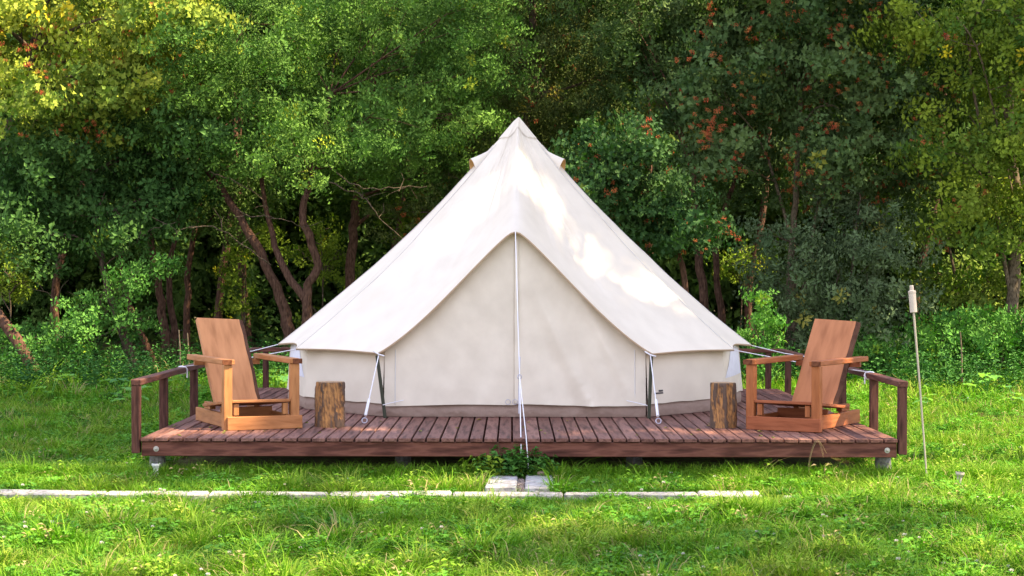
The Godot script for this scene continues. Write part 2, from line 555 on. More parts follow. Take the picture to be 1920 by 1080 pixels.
# ------------------------------------------------------------------ ground
func gh(x: float, z: float) -> float:
	var flat := clampf((absf(x) - 2.6) / 1.0, 0, 1) if z < 1.4 and z > -6.8 else 1.0
	return noise.get_noise_2d(x * 22.0, z * 22.0) * 0.035 * maxf(flat, 0.25) - 0.01 + maxf(0.0, -z - 14.0) * 0.01
func ground() -> void:
	var xs := []
	for i in range(-48, 49): xs.append(signf(i) * (absf(i) * 0.25 if absf(i) <= 40 else 10.0 + pow(absf(i) - 40, 2.3) * 1.2))
	var zs := []
	for i in range(-64, 49): zs.append(i * 0.25 if i >= -56 and i <= 40 else (10.0 + pow(i - 40, 2.3) * 1.2 if i > 40 else -14.0 - pow(-56 - i, 2.3) * 1.2))
	var st := start()
	st.set_smooth_group(0)
	for i in xs.size() - 1:
		for j in zs.size() - 1:
			var a := Vector3(xs[i], gh(xs[i], zs[j]), zs[j])
			var b := Vector3(xs[i + 1], gh(xs[i + 1], zs[j]), zs[j])
			var c := Vector3(xs[i + 1], gh(xs[i + 1], zs[j + 1]), zs[j + 1])
			var d := Vector3(xs[i], gh(xs[i], zs[j + 1]), zs[j + 1])
			quad(st, a, b, c, d)
	structure(obj("ground", done(st), M.soil, self), "brown soil of the clearing showing between the grass", "ground")

# ------------------------------------------------------------------ forest
func forest() -> void:
	var fine := spray(26, 0.36, 0.060, 0.034)
	var fine2 := spray(22, 0.34, 0.072, 0.040)
	var maple := spray(16, 0.34, 0.090, 0.040, true)
	var broad := spray(18, 0.36, 0.085, 0.055)
	var G_light := [Color(0.050, 0.118, 0.024), Color(0.130, 0.235, 0.042)]
	var G_teal := [Color(0.026, 0.070, 0.018), Color(0.070, 0.145, 0.034)]
	var G_sunlit := [Color(0.060, 0.130, 0.022), Color(0.370, 0.410, 0.055)]  # yellow end: sunlight on the corner tree put into the leaf tone
	var G_dark := [Color(0.030, 0.064, 0.016), Color(0.085, 0.140, 0.032)]
	var G_grey := [Color(0.050, 0.085, 0.038), Color(0.120, 0.165, 0.075)]
	var z := -9.6
	# the light green tree whose forked trunks stand behind the left chair
	var cl := []
	for p in [[430, 90, 1.0], [540, 190, 0.95], [640, 90, 1.0], [700, 215, 0.85], [560, 290, 0.55], [790, 120, 0.95], [850, 215, 0.7], [640, 270, 0.7], [500, 40, 1.1], [745, 20, 1.1], [350, 180, 0.7], [520, 240, 0.7], [770, 270, 0.5], [440, 300, 0.45], [850, 20, 0.9], [880, 140, 0.7]]:
		cl.append([at(p[0], p[1], z + r(-0.7, 0.9)), p[2]])
	tree("forked_tree", "light green tree with two leaning forked trunks behind the left armchair", [
		[[at(552, 712, z), at(538, 610, z), at(508, 520, z), at(450, 410, z), at(392, 325, z - 0.3), at(350, 230, z - 0.4)], 0.108, 0.03],
		[[at(572, 715, z + 0.3), at(573, 640, z + 0.3), at(576, 550, z + 0.3), at(594, 500, z + 0.3), at(568, 400, z + 0.3), at(596, 300, z), at(620, 180, z)], 0.10, 0.035],
		[[at(575, 565, z + 0.3), at(540, 520, z + 0.2), at(512, 450, z), at(496, 370, z), at(480, 250, z)], 0.07, 0.025]],
		cl, fine, 360, G_light[0], G_light[1], "bark_red", {"twigs": [
			[[at(590, 330, z + 0.5), at(640, 355, z + 0.6), at(680, 372, z + 0.6), at(710, 410, z + 0.6), at(760, 455, z + 0.6)], 0.020],
			[[at(600, 300, z + 0.5), at(670, 352, z + 0.8), at(740, 355, z + 0.8), at(800, 352, z + 0.8)], 0.016],
			[[at(440, 410, z + 0.4), at(480, 408, z + 0.5), at(540, 415, z + 0.5), at(575, 440, z + 0.4)], 0.014],
			[[at(395, 325, z + 0.3), at(440, 345, z + 0.5), at(480, 365, z + 0.4), at(505, 395, z + 0.2)], 0.014],
			[[at(508, 500, z + 0.3), at(440, 450, z + 0.6), at(390, 425, z + 0.7), at(330, 440, z + 0.7)], 0.016]]})
	cl = []
	for p in [[700, 330, 0.45], [790, 330, 0.5], [870, 280, 0.5], [800, 395, 0.3], [690, 60, 0.8], [900, 60, 0.9], [820, 170, 0.7]]:
		cl.append([at(p[0], p[1], -11.4 + r(-0.5, 0.5)), p[2] * 1.1])
	tree("slim_tree", "slim straight tree left of the tent roof, just right of the forked tree", [
		[[at(652, 690, -11.2), at(654, 560, -11.2), at(662, 430, -11.2), at(672, 330, -11.2), at(700, 150, -11.2)], 0.105, 0.05]],
		cl, fine2, 260, G_dark[0].lerp(G_light[0], 0.4), G_light[1].lerp(G_dark[1], 0.4), "bark_red")
	# sunlit tree, upper left corner; part of the sunlight is in its leaf colour
	cl = []
	for p in [[40, 60, 1.0], [150, 100, 0.95], [70, 185, 0.85], [240, 50, 0.9], [-40, 140, 0.9], [200, 190, 0.7], [320, 30, 0.8], [290, 130, 0.7], [130, -40, 1.1], [-80, 20, 1.1], [270, -60, 1.0]]:
		cl.append([at(p[0], p[1], -9.8 + r(-0.6, 0.8)), p[2]])
	tree("sunlit_maple", "sunlit maple in the upper left corner, sunlight put into its yellow leaf colour, with reddish seed bunches", [
		[[at(-70, 715, -10.2), at(-60, 500, -10.2), at(0, 300, -10.2), at(60, 100, -10.0), at(110, -80, -10)], 0.16, 0.05]],
		cl, maple, 230, G_sunlit[0], G_sunlit[1], "bark_grey", {"seeds": 200})
	# darker tree below it
	cl = []
	for p in [[50, 300, 0.7], [150, 275, 0.75], [250, 300, 0.75], [90, 385, 0.65], [195, 375, 0.6], [330, 270, 0.6], [40, 450, 0.55], [250, 420, 0.5], [150, 450, 0.45], [350, 350, 0.5], [-30, 360, 0.7], [310, 395, 0.4], [390, 250, 0.6]]:
		cl.append([at(p[0], p[1], -9.5 + r(-0.6, 0.6)), p[2]])
	tree("leaning_tree", "dark green tree with thin leaning trunk left of the left armchair", [
		[[at(252, 708, -9.5), at(236, 640, -9.5), at(205, 555, -9.5), at(188, 470, -9.6), at(170, 330, -9.8)], 0.082, 0.035]],
		cl, broad, 330, G_teal[0], G_teal[1], "bark_grey", {"twigs": [
			[[at(200, 500, -9.3), at(245, 465, -9.2), at(290, 432, -9.2), at(330, 420, -9.2)], 0.016],
			[[at(205, 555, -9.3), at(150, 580, -9.2), at(100, 560, -9.2), at(60, 530, -9.2)], 0.012]]})
	# bright low branches
	cl = []
	for p in [[150, 610, 0.32], [205, 575, 0.34], [250, 525, 0.30], [300, 500, 0.22], [110, 640, 0.3], [60, 655, 0.3], [170, 660, 0.25], [265, 600, 0.2], [20, 640, 0.35]]:
		cl.append([at(p[0], p[1], -9.0 + r(-0.3, 0.3)), p[2] * 1.15])
	tree("low_shrub", "bright green low shrub under the trees at far left", [[[at(175, 712, -9.1), at(165, 660, -9.1), at(185, 590, -9.1)], 0.025, 0.01]],
		cl, broad, 420, Color(0.045, 0.135, 0.025), Color(0.105, 0.240, 0.045), "bark_grey", {"category": "shrub", "size": 0.7, "group": "shrubs along the forest edge"})
	# multi-stemmed dark tree
	cl = []
	for p in [[330, 420, 0.5], [420, 400, 0.5], [390, 330, 0.6], [300, 340, 0.5], [460, 340, 0.5], [350, 180, 0.8], [250, 150, 0.8], [450, 130, 0.8]]:
		cl.append([at(p[0], p[1], -11.6 + r(-0.5, 0.5)), p[2]])
	tree("clustered_tree", "dark tree with a cluster of upright reddish stems beyond the left handrail", [
		[[at(318, 712, -10.6), at(308, 620, -10.6), at(298, 540, -10.6), at(286, 460, -10.6), at(300, 350, -11)], 0.085, 0.04],
		[[at(324, 712, -10.7), at(326, 620, -10.7), at(318, 540, -10.7), at(330, 440, -10.8), at(360, 330, -11)], 0.07, 0.03],
		[[at(300, 705, -11.4), at(270, 640, -11.4), at(240, 560, -11.4), at(225, 470, -11.4)], 0.07, 0.035],
		[[at(345, 705, -11.8), at(352, 600, -11.8), at(356, 480, -11.8), at(380, 360, -11.8)], 0.07, 0.04]],
		cl, fine2, 230, G_dark[0], G_dark[1], "bark_red")
	# centre, behind the tent's peak
	cl = []
	for p in [[930, 70, 0.95], [1010, 130, 0.9], [950, 190, 0.8], [1080, 60, 0.95], [1060, 190, 0.75], [880, 250, 0.6], [1010, 260, 0.6], [1130, 140, 0.8], [980, -20, 1.1], [1090, -30, 1.0], [840, 330, 0.6], [760, 400, 0.5]]:
		cl.append([at(p[0], p[1], -11.6 + r(-0.7, 0.7)), p[2]])
	for p in [[0, 9, 1.2], [1.4, 9.4, 1.2], [0.4, 8.0, 1.1], [2.4, 9.2, 1.2]]: cl.append([Vector3(p[0], p[1], -14.6 + r(-1, 1)), p[2]])  # high crown out of view, added to shade the light green tree
	tree("olive_tree", "dull olive-green tree rising directly behind the tent's peak", [
		[[at(985, 690, -11.6), at(990, 500, -11.6), at(975, 300, -11.6), at(1000, 80, -11.6), Vector3(0.2, 9.2, -15.6)], 0.14, 0.05]],
		cl, fine, 300, Color(0.034, 0.056, 0.018), Color(0.105, 0.135, 0.038), "bark_grey", {"leaf": "leaf_dull", "seeds": 90})
	# near maple right of the peak
	cl = []
	for p in [[1135, 275, 0.38], [1185, 275, 0.40], [1110, 330, 0.38], [1215, 330, 0.45], [1155, 350, 0.45], [1265, 385, 0.42], [1200, 405, 0.42], [1315, 430, 0.33], [1250, 440, 0.33], [1140, 420, 0.4], [1105, 390, 0.35], [1350, 438, 0.2], [1210, 250, 0.28], [1085, 285, 0.24], [1120, 245, 0.2], [1195, 232, 0.18]]:
		cl.append([at(p[0], p[1], -7.6 + r(-0.35, 0.4)), p[2]])
	tree("near_maple", "dense green maple with orange seed bunches touching the tent roof's right edge", [
		[[at(1286, 720, -7.9), at(1284, 600, -7.9), at(1278, 500, -7.9), at(1240, 400, -7.8), at(1180, 320, -7.7)], 0.062, 0.025]],
		cl, maple, 460, Color(0.022, 0.058, 0.018), Color(0.056, 0.112, 0.034), "bark_red", {"seeds": 70, "size": 0.85})
	tree("dark_trunk_tree", "dark tree with paired reddish trunks just behind the near maple", [
		[[at(1322, 700, -10.2), at(1324, 600, -10.2), at(1310, 480, -10.2), at(1300, 330, -10.2)], 0.10, 0.05],
		[[at(1345, 700, -10.6), at(1352, 600, -10.6), at(1342, 470, -10.6), at(1380, 330, -10.6)], 0.08, 0.04]],
		[[at(1300, 250, -10.6), 0.8], [at(1230, 180, -10.8), 0.85], [at(1380, 330, -10.6), 0.5], [at(1200, 90, -10.6), 0.9], [at(1290, 340, -10.9), 0.5], [at(1160, 10, -10.6), 1.0], [at(1400, 280, -10.9), 0.6], [at(1260, 20, -10.8), 0.9]],
		fine2, 260, Color(0.030, 0.062, 0.022), Color(0.090, 0.145, 0.044), "bark_red")
	# big maple with red seeds on the right
	cl = []
	for p in [[1390, 80, 0.9], [1480, 150, 0.85], [1330, 170, 0.75], [1560, 200, 0.8], [1440, 250, 0.7], [1640, 250, 0.7], [1540, 300, 0.6], [1690, 180, 0.7], [1500, 30, 0.9], [1600, 90, 0.8], [1330, 30, 0.9], [1420, -40, 1.0], [1560, -40, 1.0], [1340, 280, 0.5], [1620, 350, 0.45], [1700, 310, 0.5], [1500, 350, 0.4]]:
		cl.append([at(p[0], p[1], -10.0 + r(-0.7, 0.7)), p[2]])
	tree("red_seeded_maple", "wide green maple hung with many red seed bunches above the right armchair", [
		[[at(1482, 705, -10.2), at(1480, 600, -10.2), at(1484, 480, -10.2), at(1490, 380, -10.2), at(1500, 180, -10.2)], 0.075, 0.04],
		[[at(1492, 700, -10.3), at(1494, 560, -10.3), at(1478, 430, -10.3), at(1440, 300, -10.3)], 0.045, 0.02],
		[[at(1470, 700, -10.4), at(1512, 520, -10.4), at(1530, 400, -10.4), at(1580, 250, -10.4)], 0.045, 0.02]],
		cl, maple, 270, Color(0.036, 0.076, 0.026), Color(0.105, 0.160, 0.055), "bark_pale", {"seeds": 430, "twigs": [[[at(1484, 480, -9.9), at(1530, 440, -9.8), at(1560, 400, -9.8), at(1600, 420, -9.8)], 0.014], [[at(1482, 520, -9.9), at(1440, 500, -9.8), at(1395, 480, -9.8), at(1350, 500, -9.8)], 0.012]]})
	# grey-green shrub behind the right chair
	cl = []
	for p in [[1500, 480, 0.5], [1580, 440, 0.55], [1650, 480, 0.5], [1560, 530, 0.5], [1630, 560, 0.5], [1500, 570, 0.45], [1440, 530, 0.3], [1690, 560, 0.4], [1560, 610, 0.45], [1450, 620, 0.35], [1640, 400, 0.4], [1580, 370, 0.4], [1440, 440, 0.3]]:
		cl.append([at(p[0], p[1], -9.3 + r(-0.5, 0.5)), p[2] * 0.95])
	tree("grey_shrub", "tall grey-green shrub filling the shade behind the right armchair", [
		[[at(1600, 700, -9.4), at(1590, 600, -9.4), at(1600, 480, -9.4), at(1610, 380, -9.4)], 0.035, 0.015],
		[[at(1560, 700, -9.5), at(1540, 600, -9.5), at(1520, 500, -9.5)], 0.03, 0.012]],
		cl, fine2, 330, G_grey[0], G_grey[1], "bark_grey", {"category": "shrub", "leaf": "leaf_dull", "group": "shrubs along the forest edge"})
	# right edge
	cl = []
	for p in [[1830, 60, 0.6], [1900, 30, 0.8], [1780, 130, 0.45], [1860, 190, 0.5], [1910, 260, 0.6], [1830, 270, 0.45], [1900, 370, 0.55], [1820, 380, 0.4], [1870, 450, 0.4], [1780, 440, 0.3], [1940, 140, 0.8], [1960, 420, 0.6], [1730, 40, 0.6], [1760, 280, 0.4], [1980, 300, 0.8], [1750, 210, 0.45]]:
		cl.append([at(p[0], p[1], -9.4 + r(-0.5, 0.6)), p[2]])
	tree("yellow_leaved_tree", "tree with yellowish leaves and bare twigs at the right edge of the forest", [
		[[at(1900, 710, -9.8), at(1896, 560, -9.8), at(1905, 400, -9.8), at(1890, 200, -9.8), at(1900, 0, -9.8)], 0.12, 0.05],
		[[at(1896, 560, -9.8), at(1850, 300, -9.5), at(1815, 100, -9.2), at(1850, -20, -9.2)], 0.03, 0.018],
		[[at(1905, 400, -9.8), at(1840, 120, -9.1), at(1790, 30, -9.0)], 0.02, 0.012]],
		cl, broad, 270, Color(0.044, 0.105, 0.020), Color(0.230, 0.300, 0.034), "bark_pale", {"seeds": 40})
	cl = []
	for p in [[1760, 340, 0.5], [1740, 420, 0.4], [1800, 500, 0.45], [1860, 540, 0.45], [1740, 520, 0.3], [1900, 600, 0.4], [1800, 570, 0.35]]:
		cl.append([at(p[0], p[1], -10.4 + r(-0.4, 0.4)), p[2]])
	tree("shaded_sapling", "half-lit sapling between the grey shrub and right forest edge", [
		[[at(1790, 700, -10.4), at(1795, 560, -10.4), at(1770, 420, -10.4), at(1760, 330, -10.4)], 0.035, 0.015]],
		cl, broad, 300, Color(0.046, 0.100, 0.020), Color(0.170, 0.230, 0.036), "bark_grey")
	# added saplings: sunlight reaching into the dark wood is put into their leaf colour
	for sp in [["added sapling with sunlight painted in its leaves, in the gap between forked tree and clustered tree", [[455, 470], [485, 455], [430, 500], [445, 530], [500, 440], [455, 575]]], ["added sapling with sunlight painted in its leaves, seen through the fork of the forked tree", [[600, 430], [615, 465], [560, 470], [620, 510], [590, 600], [640, 480]]],
			["added sapling with sunlight painted in its leaves, beside the left slope of the tent roof", [[790, 385], [815, 400], [765, 380], [745, 410], [690, 540]]], ["added sapling with sunlight painted in its leaves, in the dark gap right of the tent roof", [[1385, 490], [1400, 470], [1370, 500], [1415, 500]]],
			["added sapling with sunlight painted in its leaves, at the far left edge beside the dark hollow", [[15, 520], [30, 490], [5, 550], [40, 530], [20, 470]]]]:
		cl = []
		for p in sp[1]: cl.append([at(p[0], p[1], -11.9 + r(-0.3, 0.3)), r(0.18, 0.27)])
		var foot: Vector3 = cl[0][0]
		tree("added_sun_sapling", sp[0], [[[Vector3(foot.x, 0, foot.z), Vector3(foot.x + 0.05, foot.y * 0.6, foot.z), foot], 0.015, 0.006]], cl, broad, 420, Color(0.07, 0.13, 0.015), Color(0.20, 0.28, 0.03), "bark_grey", {"size": 0.75, "group": "added saplings coloured as sun spots between the trunks"})
	# bright bushes at the foot of the forest, right
	var spots := [["rounded leafy bush directly behind the right armchair's back board", 1625, 640, 0.42], ["leafy green bush behind the tall garden torch", 1715, 655, 0.42], ["bush right of the torch below the sapling", 1790, 640, 0.42], ["leafy bush at the right edge of the forest foot", 1875, 630, 0.45], ["pale bush outside the right edge beyond the burdock", 1950, 640, 0.5]]
	for s in spots:
		cl = []
		for k in 6: cl.append([at(s[1] + r(-45, 45), s[2] + r(-35, 45), -8.9 + r(-0.4, 0.3)), s[3] * r(0.7, 1.0)])
		tree("leafy_bush", s[0], [[[at(s[1], 720, -8.9), at(s[1] + 5, 660, -8.9), at(s[1], 600, -8.9)], 0.018, 0.008]], cl, broad, 380, Color(0.040, 0.130, 0.024), Color(0.120, 0.270, 0.045), "bark_grey",
			{"category": "bush", "size": 0.8, "group": "shrubs along the forest edge"})
	# climbing sprig right of the tent
	cl = []
	for p in [[1428, 565, 0.12], [1435, 600, 0.14], [1420, 630, 0.17], [1440, 655, 0.18], [1425, 690, 0.17], [1455, 640, 0.1]]:
		cl.append([at(p[0], p[1], -7.2 + r(-0.1, 0.1)), p[2]])
	tree("hop_vine", "bright climbing vine standing between tent and right armchair", [[[at(1430, 745, -7.2), at(1432, 640, -7.2), at(1428, 560, -7.2)], 0.01, 0.004]], cl, broad, 1300, Color(0.045, 0.150, 0.030), Color(0.110, 0.250, 0.040), "bark_grey",
		{"category": "vine", "size": 0.6, "group": "climbers"})
	# leaning bare trunk, far left
	var t := thing("leaning_tree", "bare brown trunk leaning out of the forest at the far left", "tree trunk", at(62, 692, -8.6), 0.0, "")
	var st := start()
	add_tube(st, curve([Vector3(0.05, -0.1, 0), at(30, 640, -8.7) - t.position, at(-5, 592, -8.8) - t.position, at(-60, 500, -9.0) - t.position], 5), range(16).map(func(i): return lerpf(0.09, 0.075, i / 15.0)), 10, 0.3)
	obj("trunk", done(st), M.bark_red, t)
	# the trees whose crowns shade the clearing from the right, beyond the frame
	var gaps := [[Vector3(0.08, 2.80, -3.65), 0.34], [Vector3(-0.06, 2.45, -3.1), 0.16], [Vector3(0.72, 2.05, -3.1), 0.30], [Vector3(0.40, 2.50, -3.4), 0.22], [Vector3(1.02, 1.72, -3.0), 0.26], [Vector3(1.55, 1.55, -3.4), 0.28], [Vector3(1.30, 2.10, -3.9), 0.2],
		[Vector3(-2.75, 0.36, -0.7), 0.5], [Vector3(-1.15, 0.36, -0.9), 0.34], [Vector3(1.45, 0.36, -0.8), 0.32], [Vector3(-3.9, 0.1, 0.2), 0.6], [Vector3(4.1, 0.1, -0.6), 0.6], [Vector3(0.5, 0.36, -0.6), 0.24], [Vector3(-0.6, 0.1, 0.6), 0.45], [Vector3(1.6, 0.1, 0.7), 0.35], [Vector3(-2.2, 0.1, 0.8), 0.3], [Vector3(2.9, 0.9, -1.2), 0.25]]  # spots meant to be sunlit; leaves are left out toward the sun
	tree("shade_tree", "tall broad tree right of the clearing whose crown overhangs the tent", [
		[[Vector3(9.6, 0, 0.6), Vector3(9.5, 4.0, 0.4), Vector3(9.1, 8.0, -0.2), Vector3(8.9, 11.0, 0.2), Vector3(8.6, 13.4, 0.4)], 0.34, 0.09]],
		shade_clumps(Vector3(4.2, 9.0, -3.4) + TO_SUN * 6.0, Vector3(4.8, 1.3, 4.2), 104) + shade_clumps(Vector3(2.6, 9.2, -3.4) + TO_SUN * 6.0, Vector3(1.8, 0.9, 2.2), 22) + shade_clumps(Vector3(1.0, 9.2, -6.6) + TO_SUN * 6.0, Vector3(2.8, 0.9, 3.4), 40) + shade_clumps(Vector3(4.4, 9.0, 0.6) + TO_SUN * 6.0, Vector3(4.4, 0.9, 2.0), 40), fine2, 300, G_light[0], G_light[1], "bark_grey", {"size": 1.35, "gaps": gaps, "limb_step": 6, "group": "trees around the clearing"})
	tree("shade_tree", "loose-crowned tree standing right of where the viewer stands", [
		[[Vector3(9.0, 0, 6.6), Vector3(8.8, 3.0, 6.6), Vector3(8.4, 7.2, 6.0), Vector3(7.8, 10.6, 5.4)], 0.22, 0.07]],
		shade_clumps(Vector3(6.0, 8.8, 4.9) + TO_SUN * 3.0, Vector3(4.6, 1.2, 2.8), 10), fine2, 180, G_light[0], G_light[1], "bark_grey", {"size": 1.35, "group": "trees around the clearing"})
	tree("shade_tree", "tall tree at the right corner of the forest beyond the handrail", [
		[[Vector3(11.8, 0, -11.0), Vector3(11.6, 3.5, -11.0), Vector3(11.0, 6.5, -11.2), Vector3(10.4, 9, -11.5)], 0.25, 0.08]],
		shade_clumps(Vector3(8.4, 9.4, -13.2), Vector3(2.7, 2.0, 2.8), 40), fine2, 130, G_light[0], G_light[1], "bark_grey", {"size": 1.35, "group": "trees around the clearing"})
	# the wood behind, one mass
	var where := []
	var tint := []
	for i in 52000:
		var x := r(-17, 17)
		var zz := far(-12.3 - pow(r(0, 1), 0.9) * 11.0)
		var y := pow(r(0, 1), 0.8) * 11.5
		if noise.get_noise_3d(x * 18, y * 18, zz * 14) < -0.10 and zz > -24: continue
		if y < 3.1 and r(0, 1) < 0.86 and zz > -28: continue
		where.append(Transform3D(frame((rdir() + Vector3(0, 0.2, 0.3)).normalized(), r(0, TAU)).scaled(Vector3.ONE * r(1.6, 2.4) * (1.0 if zz > -28 else 1.9)), Vector3(x, y, zz)))
		var c := Color(0.036, 0.080, 0.018).lerp(Color(0.105, 0.180, 0.036), r(0, 1))
		tint.append(c)
	structure(many("forest", fine2, M.leaf, where, tint, self), "dark depth of the wood behind the first row of trees", "forest", "stuff")
	# stems seen in the dark between the trees
	var k := 0
	for p in [[402, -12.6, 30, "thin dark stem in the gap right of the clustered tree"], [470, -12.2, -20, "thin dark stem behind the forked tree's left trunk"], [735, -13.0, 20, "thin stem in the shade left of the tent roof"], [1230, -11.8, -10, "thin stem hidden behind the near maple's foliage"], [1410, -12.0, 20, "thin stem in the dark gap right of the tent roof"], [1720, -11.5, 30, "thin stem in the dark gap above the torch"], [110, -12.5, 35, "thin stem in the dark hollow at far left"]]:
		var q := thing("forest_stem", p[3], "tree trunk", at(p[0], 525, p[1]) * Vector3(1, 0, 1), 0.0, "stems in the dark of the wood")
		st = start()
		add_tube(st, curve([Vector3(0, -0.1, 0), Vector3(r(-0.15, 0.15), 1.5, 0), Vector3(p[2] * 0.012, 3.2, 0), Vector3(p[2] * 0.02, 6.0, r(-0.5, 0.5))], 4), range(13).map(func(i): return lerpf(0.085, 0.045, i / 12.0)), 8, 0.3)
		obj("trunk", done(st), M.bark_red, q)
		k += 1
func shade_clumps(c: Vector3, s: Vector3, n: int) -> Array:
	var out := []
	for i in n:
		var u := rdir() * pow(r(0.05, 1), 0.4)
		out.append([c + u * s, r(0.5, 0.95)])
	return out

# ------------------------------------------------------------------ deck
func deck() -> void:
	var t := thing("wooden_deck", "raised reddish-brown plank deck with low handrails carrying the tent", "deck", Vector3(0.06, 0, 0))
	var n := 53
	var pitch := 6.055 / n
	var bank := []
	for k in 5: bank.append(box(Vector3.ZERO, Vector3(pitch - 0.013, 0.03, 6.55), 0.004, 0.0012))
	for i in n:
		obj("plank", bank[rng.randi() % 5], M["deck_board_%d" % (rng.randi() % 4)], t, Vector3(-3.0275 + pitch * (i + 0.5), DECK - 0.015 + r(-0.0015, 0.0015), -3.275 + 0.012 + r(-0.008, 0.006)), Vector3(0, r(-0.0006, 0.0006), r(-0.006, 0.006)))
	var front := obj("front_beam", box(Vector3(0, 0, 0), Vector3(6.035, 0.115, 0.05), 0.005), M.deck_beam, t, Vector3(0, DECK - 0.0905, -0.035))
	for x in [-2.90, 2.94]:
		var st := start()
		add_lathe(st, Vector3.ZERO, [[0.0, 0.012], [0.008, 0.011], [0.011, 0.006], [0.012, 0.004], [0.022, 0.0035], [0.023, 0.0]], 14)
		obj("bolt", done(st), M.bolt, front, Vector3(x, 0.0, 0.0255), Vector3(PI / 2, 0, 0))
	for x in [-3.007, 3.007]: obj("side_beam", box(Vector3.ZERO, Vector3(0.045, 0.115, 6.42), 0.005), M.deck_rail, t, Vector3(x, DECK - 0.0905, -3.29))
	obj("rear_beam", box(Vector3.ZERO, Vector3(6.02, 0.115, 0.045), 0.005), M.deck_beam, t, Vector3(0, DECK - 0.0905, -6.50))
	obj("added_girder", box(Vector3.ZERO, Vector3(5.7, 0.15, 0.06), 0.004), M.shade_dark_beam, t, Vector3(0, 0.155, -1.35))  # added beam, coloured dark so the space under the deck looks shaded
	for i in 5: obj("joist", box(Vector3.ZERO, Vector3(6.0, 0.10, 0.045), 0.004), M.deck_beam, t, Vector3(0, DECK - 0.084, -1.1 - i * 1.1))
	for x in [-2.93, -1.0, 1.0, 2.95]:
		for zz in [-0.12, -3.2, -6.3]:
			if absf(x) < 2 and zz > -1: zz = -1.1
			var st := start()
			add_lathe(st, Vector3.ZERO, [[0.0, 0.0], [0.075, 0.0], [0.062, 0.245], [0.0, 0.245]], 14)
			obj("footing", done(st), M.footing, t, Vector3(x, -0.02, zz - 0.10))
	# railings: posts stand outside the side beams, a rail lies on them
	for s in [-1, 1]:
		var zs := [-0.03, -1.17, -2.65, -4.4, -6.0]
		for i in zs.size():
			var low := 0.235 if i == 0 else 0.25
			obj("railing_post", box(Vector3.ZERO, Vector3(0.066, 0.775 - low, 0.075), 0.004, 0.002), M.deck_post, t, Vector3(s * 3.063, (0.775 + low) / 2, zs[i]))
		obj("handrail", box(Vector3.ZERO, Vector3(0.078, 0.046, 6.5), 0.005, 0.003), M.deck_rail, t, Vector3(s * 3.06, 0.7985, -3.24))
		for i in 2: obj("railing_post", box(Vector3.ZERO, Vector3(0.066, 0.525, 0.066), 0.004, 0.002), M.deck_post, t, Vector3(s * (2.92 - 1.1 * i), 0.5125, -6.57))
	obj("handrail", box(Vector3.ZERO, Vector3(6.19, 0.046, 0.078), 0.005, 0.002), M.deck_beam, t, Vector3(0, 0.7985, -6.57))

# ------------------------------------------------------------------ tent
func edge_ring() -> Array:    # [[point relative to the tent's centre on the deck, ridge weight, panel fraction]]
	var out := []
	var seg := 56
	var c := PORCH
	for i in seg:
		var u := -1.0 + 2.0 * i / seg
		var v := 1.0 - sqrt(u * u + 0.0022)
		v = clampf(v, 0, 1)
		var y := EAVE + 1.17 * (v - 0.38 * v * pow(1 - v, 2))
		out.append([Vector3(u * c.x, y, c.z - 0.03 * (1 - absf(u)) ), exp(-pow(u / 0.22, 2)), absf(u), true])
	for k in 10:
		var a0 := deg_to_rad(30 + 30 * k)
		var a1 := deg_to_rad(60 + 30 * k)
		var p0 := Vector3(sin(a0), 0, cos(a0)) * 2.45
		var p1 := Vector3(sin(a1), 0, cos(a1)) * 2.45
		if k == 0: p0 = Vector3(c.x, 0, c.z)
		if k == 9: p1 = Vector3(-c.x, 0, c.z)
		for i in 10:
			var f := i / 10.0
			var p := p0.lerp(p1, f)
			p *= 1.0 - (0.008 if k in [0, 9] else 0.034) * sin(PI * f)
			out.append([Vector3(p.x, EAVE + (0.010 if k in [0, 9] else 0.030) * sin(PI * f), p.z), 0.0, f, false])
	return out
func roof_point(e: Array, t: float) -> Vector3:
	var top := Vector3(0.03, APEX, 0)
	var p: Vector3 = top.lerp(e[0], t)
	var sag := 4.0 * t * (1 - t)
	p.y -= 0.125 * sag * (1.0 - 0.55 * e[1])
	if not e[3]:
		var k: float = 1.0 - 0.014 * sin(PI * e[2]) * sin(PI * t)
		p.x *= k
		p.z *= k
	else:
		p.z -= 0.05 * sin(PI * e[2]) * sin(PI * pow(t, 0.8)) * (1.0 - e[1])
	return p
